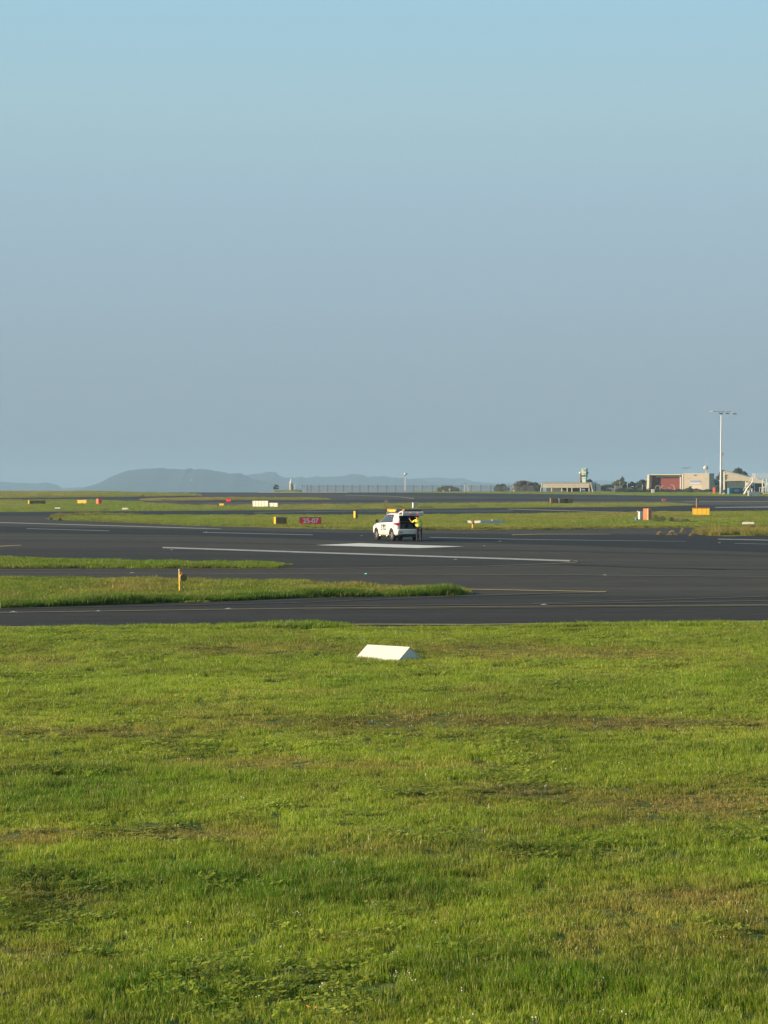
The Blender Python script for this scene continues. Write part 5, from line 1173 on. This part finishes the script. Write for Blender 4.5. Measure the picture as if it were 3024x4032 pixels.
# ------------------------------------------------------------------ red hangar with the beige block
DB = 880; SB = DB/F_PX
t = thing('hangar', at(2670, DB), R(-26), 'open hangar with brick red inner wall joined to a beige block', 'hangar')
def hx(p): return (p-2670)*SB*1.11
def hz(p): return CAM_H+(HOR-p)*SB-gz(DB)
b = MB(); b.prism([(hx(2551), -.3), (hx(2561), -.3), (hx(2562.5), hz(1868)), (hx(2555), hz(1868))], 0, 3.7, lambda u, v, d: (u, d, v)); fixn(b.build('side_wall', M_CREAM, t))
b = MB(); b.box(hx(2561)+.01, hx(2673), 3.4, 3.7, -.3, hz(1872)); b.build('back_wall', M_REDW, t)
b = MB(); b.prism([(.5, hz(1870)), (3.7, hz(1874)), (3.7, hz(1873)), (.5, hz(1867.5))], hx(2562.6), hx(2677), lambda u, v, d: (d, u, v)); fixn(b.build('roof', M_CREAM, t))
b = MB(); b.prism([(3.2, hz(1879.5)), (3.38, hz(1879.5)), (3.38, hz(1871)), (3.0, hz(1871))], hx(2577), hx(2673), lambda u, v, d: (d, u, v)); fixn(b.build('upper_band', M_CREAM, t))
b = MB(); b.box(hx(2561)+.012, hx(2561)+.05, .1, 3.38, -.2, hz(1872)); b.build('inner_lining', M_REDW, t)
b = MB(); b.box(hx(2670), hx(2674.5), 2.0, 2.6, -.3, hz(1878)); b.build('column', M_GALV, t)
b = MB(); b.box(hx(2675), hx(2685), 3.0, 3.3, -.3, hz(1874)); b.build('door', M('rust_door', (.34, .15, .06), rough=.8), t)
b = MB(); b.box(hx(2685.3), hx(2690), -.35, 5, -.3, hz(1866)); b.build('pillar', M_CREAM, t)
b = MB(); b.box(hx(2690.2), hx(2785), -.2, 6, -.3, hz(1865.5)); blk = b.build('block_wall', M_BEIGE, t)
b = MB(); b.box(hx(2689.8), hx(2786.5), -.28, 6.1, hz(1865.5)+.002, hz(1864)); b.build('parapet', M_CREAM, t)
b = MB(); b.box(hx(2785)+.002, hx(2787), -.25, -.0, -.3, hz(1865.6)); b.build('shaded_edge', M_DGRY, t)  # dark strip painted as the block's shaded right side face
b = MB(); b.box(hx(2715.5), hx(2755.5), -.26, -.202, hz(1907), hz(1891.5)); wf = b.build('window', M_GRY, t)
b = MB(); b.box(hx(2716.3), hx(2754.7), -.29, -.262, hz(1899.3), hz(1892.2)); b.build('pane', M('blind_blue', (.22, .24, .36), rough=.4), wf)
b = MB(); b.box(hx(2716.3), hx(2754.7), -.29, -.262, hz(1906.4), hz(1900)); b.build('pane', M('blind_white', (.44, .46, .50), rough=.5), wf)
b = MB(); b.box(hx(2730), hx(2737), -.5, -.202, hz(1872.5), hz(1869.5)); b.build('wall_light', M_DGRY, t)
for p_ in (2706, 2769): b = MB(); b.box(hx(p_), hx(p_+4), -.4, -.202, hz(1885), hz(1883)); b.build('vent', M_SLAB, t)
b = MB(); b.box(hx(2714), hx(2758), -.218, -.202, hz(1926), hz(1910)); b.build('shutter', M('pale_shutter', (.50, .42, .33), rough=.8), t)
t2 = thing('satellite_dish', (((2775-CX)*SB), DB-3.5, gz(DB)+hz(1864)+.0), R(0), 'white round dish with a tall aerial on the beige block roof', 'dish')
b = MB(); b.tube([(0, 0, 0), (0, 0, 2.2)], .12, 8); b.build('mast', M_WHITE, t2)
b = MB(); b.ball((-.25, -.1, 2.15), .82, 16, 10, (1, .45, 1)); b.build('dish', M_WHITE, t2, smooth=True); b = MB(); b.ball((.35, .35, 2.15), .75, 14, 8, (.6, .6, 1)); b.build('dish_back', M_GRY, t2, smooth=True)
b = MB(); b.tube([(.05, .2, 2.2), (.05, .2, 6.1)], [.09, .05], 6); b.build('aerial', M_CREAM, t2)
b = MB(); b.tube([(-1.4, 0, 0), (-1.2, 0, 1.0), (-.2, 0, 1.1)], .03, 4); b.tube([(1.2, 0, 0), (.9, 0, 1.7)], .03, 4); b.build('guard_rail', M_GALV, t2)
# lamp standards in front of the red wall
def arch(px, h, pts, label, m=M_CREAM, r=.10):
    t = thing('lamp_standard', at(px, 874), 0, label, 'lamp standard', 'pale standards before the red wall')
    b = MB(); b.tube(pts, r, 6); b.build('pole', m, t); e = Vector(pts[-1]); b = MB(); b.box(e.x-.2, e.x+.2, -.1, .1, e.z-.08, e.z+.1); b.build('lamp_head', m, t)
arch(2599, 4, [(0, 0, 0), (0, 0, 2.0), (-.35, 0, 2.8), (-1.0, 0, 2.9), (-1.7, 0, 2.4), (-1.8, 0, 1.9)], 'pale arched standard curving left in the shaded part of the red hangar')
arch(2600.5, 4, [(0, 0, 1.9), (.3, 0, 2.3), (.95, 0, 2.8)], 'short pale branch rising right from the arched standard', r=.08)
arch(2635, 4, [(0, 0, 0), (0, 0, 2.1)], 'plain short pale pole in the middle of the red wall', r=.11)
arch(2656, 4, [(0, 0, 0), (-.05, 0, 1.8), (-.3, 0, 2.9), (-.6, 0, 3.1), (-1.3, 0, 3.1)], 'curved pale standard near the right end of the red wall', r=.12)
t = thing('cabinet', at(2571, 845), 0, 'white cabinet at the left foot of the red hangar', 'cabinet'); b = MB(); b.box(-.6, .6, -.4, .4, 0, 1.55); b.build('housing', M_WHITE, t, bevel=.05); b = MB(); b.box(-.5, .5, -.42, -.402, .15, 1.4); b.build('door', M_CREAM, t)

# ------------------------------------------------------------------ light mast
DM = 745; SM = DM/F_PX
t = thing('light_mast', at(2838, DM), 0, 'very tall white floodlight mast with a flat head frame', 'light mast')
def mz(p): return CAM_H+(HOR-p)*SM-gz(DM)
b = MB(); b.tube([(0, 0, -.1), (0, 0, mz(1900)), (.12, 0, mz(1700)), (.16, 0, mz(1630))], [.36, .33, .24, .20], 12); b.build('pole', M('mast_white', (.60, .60, .60), rough=.5), t, smooth=True)
hd = MB(); z = mz(1621)
hd.tube([(-2.6, -.6, z), (4.2, .4, z)], .07, 6); hd.tube([(-1.0, .8, z), (3.6, -.9, z)], .06, 6); hd.tube([(.1, 0, z-.9), (-.8, 0, z)], .05, 5); hd.tube([(.1, 0, z-.9), (1.0, 0, z)], .05, 5); hd.build('head_frame', M_DGRY, t)
for x, y, dz, m in ((-2.9, -.6, .05, M_WHITE), (-.35, .5, .0, M_WHITE), (1.7, .4, .05, M_WHITE), (3.75, .5, -.1, M_WHITE), (0.0, -.5, -.62, M_DGRY), (2.1, -.6, -.62, M_DGRY), (4.5, -.3, -.72, M_DGRY)):
    b = MB(); b.prism([(-.62 if m is M_DGRY or x < -2 else -.35, -.14), (.62 if m is M_DGRY else .35, -.16), (.5 if m is M_DGRY else .25, .16), (-.5 if m is M_DGRY or x < -2 else -.25, .18)], -.4, .4, lambda u, v, d: (x+u, y+d, z+dz+v)); fixn(b.build('floodlight', m, t))
b = MB(); b.box(.28, .95, -.3, .3, mz(1793), mz(1783)); b.build('mast_box', M('buff_box', (.34, .26, .20), rough=.7), t)
b = MB(); b.tube([(-.7, 0, 0), (0, 0, .9), (.1, 0, 0)], .12, 5); b.build('base_stay', M_YELP, t)
t = thing('cabinet', at(2812, 756), R(-5), 'tall bright orange cabinet at the foot of the light mast', 'cabinet'); b = MB(); b.box(-.42, .42, -.4, .4, .0, 2.5); b.build('housing', M_ORG, t, bevel=.06); b = MB(); b.box(-.34, .34, -.415, -.402, .2, 2.3); b.build('door', M_ORG, t)
b = MB(); b.box(.43, .62, -.2, .2, .9, 2.2); b.build('side_box', M_BRN, t)
t = thing('sandbag_heap', at(2848, 742), 0, 'pale heap leaning beside the foot of the light mast', 'heap')
for k in range(3): b = MB(); b.ball((.3*k-.3, 0, .2+.2*k), .34, 8, 6, (1.2, .8, .6)); b.build('bag', M_CREAM, t)

# ------------------------------------------------------------------ sloping roof hangar
DH = 840; SH = DH/F_PX
t = thing('hangar', at(2925, DH), R(-18), 'beige hangar with a roof sloping down to the right and dark glazed front', 'hangar')
def kx(p): return (p-2925)*SH*1.05
def kz(p): return CAM_H+(HOR-p)*SH-gz(DH)
def roofp(p): return 1854.6+(p-2851)*(1893-1854.6)/(2998-2851)
b = MB(); b.prism([(kx(2858), kz(1894.5)), (kx(2933), kz(1893)), (kx(2996), kz(1903)), (kx(2996), kz(roofp(2996))), (kx(2858), kz(roofp(2858)))], 0, .3, lambda u, v, d: (u, d, v)); fixn(b.build('gable_wall', M_BEIGE, t))
b = MB(); b.prism([(kx(2850), kz(roofp(2850)-.8)), (kx(3001), kz(roofp(3001)-.8)), (kx(3001), kz(roofp(3001)+.6)), (kx(2850), kz(roofp(2850)+.6))], -.25, 12, lambda u, v, d: (u, d, v)); fixn(b.build('roof', M_CREAM, t))
for a, c_ in ((2851, 2857.5), (2933.5, 2938), (2996.5, 3000)): b = MB(); b.box(kx(a), kx(c_), -.12, .5, -.2, kz(roofp(c_))-.1 if a != 2933.5 else kz(1893.6)); b.build('pillar', M_CREAM, t)
M_DOOR = M('green_grey_glass', (.055, .075, .065), rough=.35)
for k in range(4): a = 2858+18.8*k; b = MB(); b.box(kx(a)+.03, kx(a+18.8)-.03, .4, .5, -.2, kz(1895)); b.build('door_panel', M_DOOR, t)
b = MB(); b.box(kx(2857.6), kx(2933.4), .5, .56, -.2, kz(1894.6)); b.build('door_frame', M_GRY, t)
b = MB(); b.box(kx(2938.2), kx(2996.4), 6, 6.2, -.2, kz(1903)); b.build('back_wall', M_DGRY, t)
b = MB(); b.box(kx(2850.5), kx(2851)-.002, 0, 11.5, -.2, kz(1856)); b.build('side_wall', M_GRY, t)
for y_ in (1870, 1880): b = MB(); b.box(kx(2858), kx(2867), -.3, -.002, kz(y_+1.5), kz(y_)); b.box(kx(2859), kx(2861), -.25, -.002, kz(y_+8), kz(y_+1.5)-.01); b.build('wall_lamp', M_DGRY, t)
t = thing('shipping_container', at(2898, 748), R(8), 'blue shipping container with a pale panel on its long side', 'container')
SC = 748/F_PX; b = MB(); b.box(-2.6, 2.9, -1.1, 1.1, .12, 2.35); b.build('body', M_BLUE, t, bevel=.03)
b = MB(); [b.box(-2.45+.3*k, -2.32+.3*k, -1.14, -1.102, .2, 2.28) for k in range(18)]; b.build('corrugation', M_BLUE, t)
b = MB(); b.box(-1.0, .7, -1.165, -1.142, 1.15, 1.95); b.build('label_panel', M('pale_label', (.30, .36, .42), rough=.5), t)
b = MB(); b.box(-2.66, -2.602, -1.0, -.02, .2, 2.28); b.box(-2.66, -2.602, .02, 1.0, .2, 2.28); b.build('door', M('sunlit_blue', (.12, .28, .36), rough=.5), t)  # lighter blue puts the sun on the left end into the colour
b = MB(); [b.box(x, x+.2, y, y+.2, 0, .12) for x in (-2.6, 2.7) for y in (-1.1, .9)]; b.build('foot', M_DGRY, t)

# ------------------------------------------------------------------ boarding stairs and service trailer at the right edge
def lattice(t, x0, x1, z0, z1, y, n, r, nm, m):
    b = MB(); b.tube([(x0, y, z0), (x1, y, z0)], r, 5); b.tube([(x0, y, z1), (x1, y, z1)], r, 5)
    for k in range(n+1): x = x0+(x1-x0)*k/n; b.tube([(x, y, z0), (x, y, z1)], r*.8, 5)
    b.build(nm, m, t)
DQ = 735; SQ = DQ/F_PX
def q(px): return (px-2970)*SQ
def qz(p): return CAM_H+(HOR-p)*SQ-gz(DQ)
t = thing('boarding_stairs', at(2970, DQ), 0, 'white boarding stairs with railings in front of the sloping roof hangar', 'stairs')
b = MB(); b.tube([(q(2930), 0, .4), (q(2944), 0, 2.4), (q(2966), 0, qz(1893))], .16, 5); b.tube([(q(2930), 1.4, .4), (q(2944), 1.4, 2.4), (q(2966), 1.4, qz(1893))], .16, 5); b.build('stringer', M_WHITE, t)
for k in range(11):
    u = k/10; b = MB(); b.box(q(2931)+(q(2966)-q(2931))*u-.16, q(2931)+(q(2966)-q(2931))*u+.16, .1, 1.3, .5+(qz(1893)-.5)*u, .55+(qz(1893)-.5)*u); b.build('step', M_GALV, t)
b = MB(); b.box(q(2964), q(2976), -.1, 1.5, qz(1889.5), qz(1886.5)); b.build('platform', M_WHITE, t)
for y in (-.1, 1.5):
    b = MB(); 
    for a, c_ in (((2965, 1887), (2966, 1864)), ((2973, 1887), (2973, 1864)), ((2966, 1864), (2973, 1864))): b.tube([(q(a[0]), y, qz(a[1])), (q(c_[0]), y, qz(c_[1]))], .09, 6)
    b.tube([(q(2928), y, 1.6), (q(2942), y, 3.6), (q(2964), y, qz(1876))], .05, 6); b.build('railing', M_WHITE, t)
b = MB(); b.tube([(q(2972), .7, 0.3), (q(2972), .7, qz(1890))], .13, 6); b.tube([(q(2952), .7, .3), (q(2958), .7, qz(1897))], .1, 6); b.build('support_leg', M_WHITE, t)
for px_, s in ((2943, .85), (2950, .95), (2962, .9)): b = MB(); b.prism([(-.2, .0), (.25, -.1), (.35, 1.0), (.05, 1.4), (-.25, .9)], -.3, .3, lambda u, v, d: (q(px_)+u, .4+d, qz(1912)+v*s)); fixn(b.build('side_shield', M_WHITE if px_ != 2950 else M_CREAM, t))
b = MB(); b.box(q(2936), q(2972), .1, 1.3, .5, .8); b.build('chassis', M_GRY, t)
for px_ in (2940, 2966): b = MB(); b.tube([(q(px_), -.05, .35), (q(px_), .2, .35)], .35, 12); b.build('wheel', M_TYRE, t)
t = thing('boarding_stairs', at(3010, DQ+9), 0, 'second white stair platform cut by the right picture edge', 'stairs')
b = MB(); b.box(q(3008)-q(3010), q(3050)-q(3010), 0, 1.4, qz(1919), qz(1916)); b.box(q(2980)-q(3010), q(3050)-q(3010), 0, 1.4, qz(1886), qz(1883)); b.build('platform', M_WHITE, t)
lattice(t, q(2976)-q(3010), q(3046)-q(3010), qz(1883), qz(1864), -.05, 12, .055, 'railing', M_WHITE)
b = MB()
for a, c_ in (((3003, 1885), (3003, 1917)), ((3003, 1885), (3018, 1917)), ((3018, 1885), (3018, 1917)), ((3032, 1885), (3018, 1917)), ((3034, 1885), (3034, 1917))): b.tube([(q(a[0])-q(3010), 0, qz(a[1])), (q(c_[0])-q(3010), 0, qz(c_[1]))], .12, 5)
b.build('bracing', M_WHITE, t)
lattice(t, q(2990)-q(3010), q(3046)-q(3010), .5, qz(1920), -.1, 7, .09, 'frame', M_WHITE)
for px_ in (2998, 3030): b = MB(); b.tube([(q(px_)-q(3010), -.2, .4), (q(px_)-q(3010), .1, .4)], .4, 12); b.build('wheel', M_TYRE, t)
t = thing('service_trailer', at(2970, 700), 0, 'blue-grey box trailer with a white upright end in front of the boarding stairs', 'trailer')
SR = 700/F_PX; b = MB(); b.box(-1.5, 1.75, -.5, .5, .0, 1.4); b.build('body', M('trailer_grey', (.13, .19, .22), rough=.6, var=.08), t, bevel=.03)
b = MB(); b.box(-1.95, -1.62, -.45, .45, .1, 1.65); b.build('end_panel', M_WHITE, t, bevel=.02); b = MB(); b.box(-1.618, -1.502, -.3, .3, .3, .5); b.build('drawbar', M_DGRY, t)
b = MB(); b.box(-.9, -.6, -.2, .2, 1.402, 2.4); b.build('control_post', M_WHITE, t)
for x in (-1.0, 1.2): b = MB(); b.tube([(x, -.56, .2), (x, -.51, .2)], .2, 10); b.build('wheel', M_TYRE, t)

# ------------------------------------------------------------------ in the air
DA = 5600; SA = DA/F_PX
t = thing('airliner', ((2702-CX)*SA, DA, CAM_H+(HOR-1842.5)*SA), R(14), 'tiny distant airliner in the sky above the red hangar', 'aeroplane')
M_AIR = M('aircraft_grey', (.06, .07, .08), rough=.5)
b = MB(); b.tube([(-11, 0, -.1), (-9, 0, 0), (6, 0, 0), (11, 0, .9)], [.2, 1.2, 1.15, .25], 10); b.build('fuselage', M_AIR, t, smooth=True)
b = MB(); b.prism([(8.2, .6), (11.5, 5.2), (12.4, 5.2), (11.2, .8)], -.12, .12, lambda u, v, d: (u, d, v)); fixn(b.build('tail_fin', M_AIR, t))
for s in (-1, 1):
    b = MB(); b.add([(-3, s*1, -.4), (2, s*1, -.4), (5, s*11, .6), (3.4, s*11, .6), (-3, s*1, -.7), (2, s*1, -.7), (5, s*11, .5), (3.4, s*11, .5)], [(0, 1, 2, 3), (7, 6, 5, 4), (0, 3, 7, 4), (1, 5, 6, 2), (2, 6, 7, 3), (0, 4, 5, 1)]); fixn(b.build('wing', M_AIR, t))
    b = MB(); b.tube([(-3.2, s*4, -1.3), (0, s*4, -1.2)], .8, 8); b.build('engine', M_AIR, t)
DV = 900; t = thing('gull', ((754.5-CX)*DV/F_PX, DV, CAM_H+(HOR-1890.5)*DV/F_PX), R(30), 'tiny white bird flying in front of the left hill', 'bird')
b = MB(); b.ball((0, 0, 0), .14, 8, 6, (1, 2.4, .9)); b.ball((0, .33, .05), .09, 8, 6); b.add([(-.06, -.3, 0), (.06, -.3, 0), (.1, -.55, .03), (-.1, -.55, .03)], [(0, 1, 2, 3)]); b.build('body', M_WHITE, t, smooth=True)
for s in (-1, 1): b = MB(); b.add([(0, .12, .05), (0, -.12, .05), (s*.35, -.02, .42), (s*.35, .12, .42), (s*.5, -.1, .75)], [(0, 1, 2, 3), (3, 2, 4)]); b.build('wing', M_WHITE, t)
HAZE_D = 1.6e-4; HAZE_C = (.40, .585, .74, 1)
# ------------------------------------------------------------------ haze
b = MB(); b.box(-2600, 2600, -40, 12500, -6, 104)
M_HAZE = bpy.data.materials.new('haze_air'); M_HAZE.use_nodes = True; n = M_HAZE.node_tree; n.nodes.remove(n.nodes['Principled BSDF'])
pv = n.nodes.new('ShaderNodeVolumePrincipled'); pv.inputs['Density'].default_value = HAZE_D; pv.inputs['Color'].default_value = HAZE_C
n.links.new(pv.outputs[0], n.nodes['Material Output'].inputs['Volume'])
tag(b.build('haze', M_HAZE), kind='stuff')
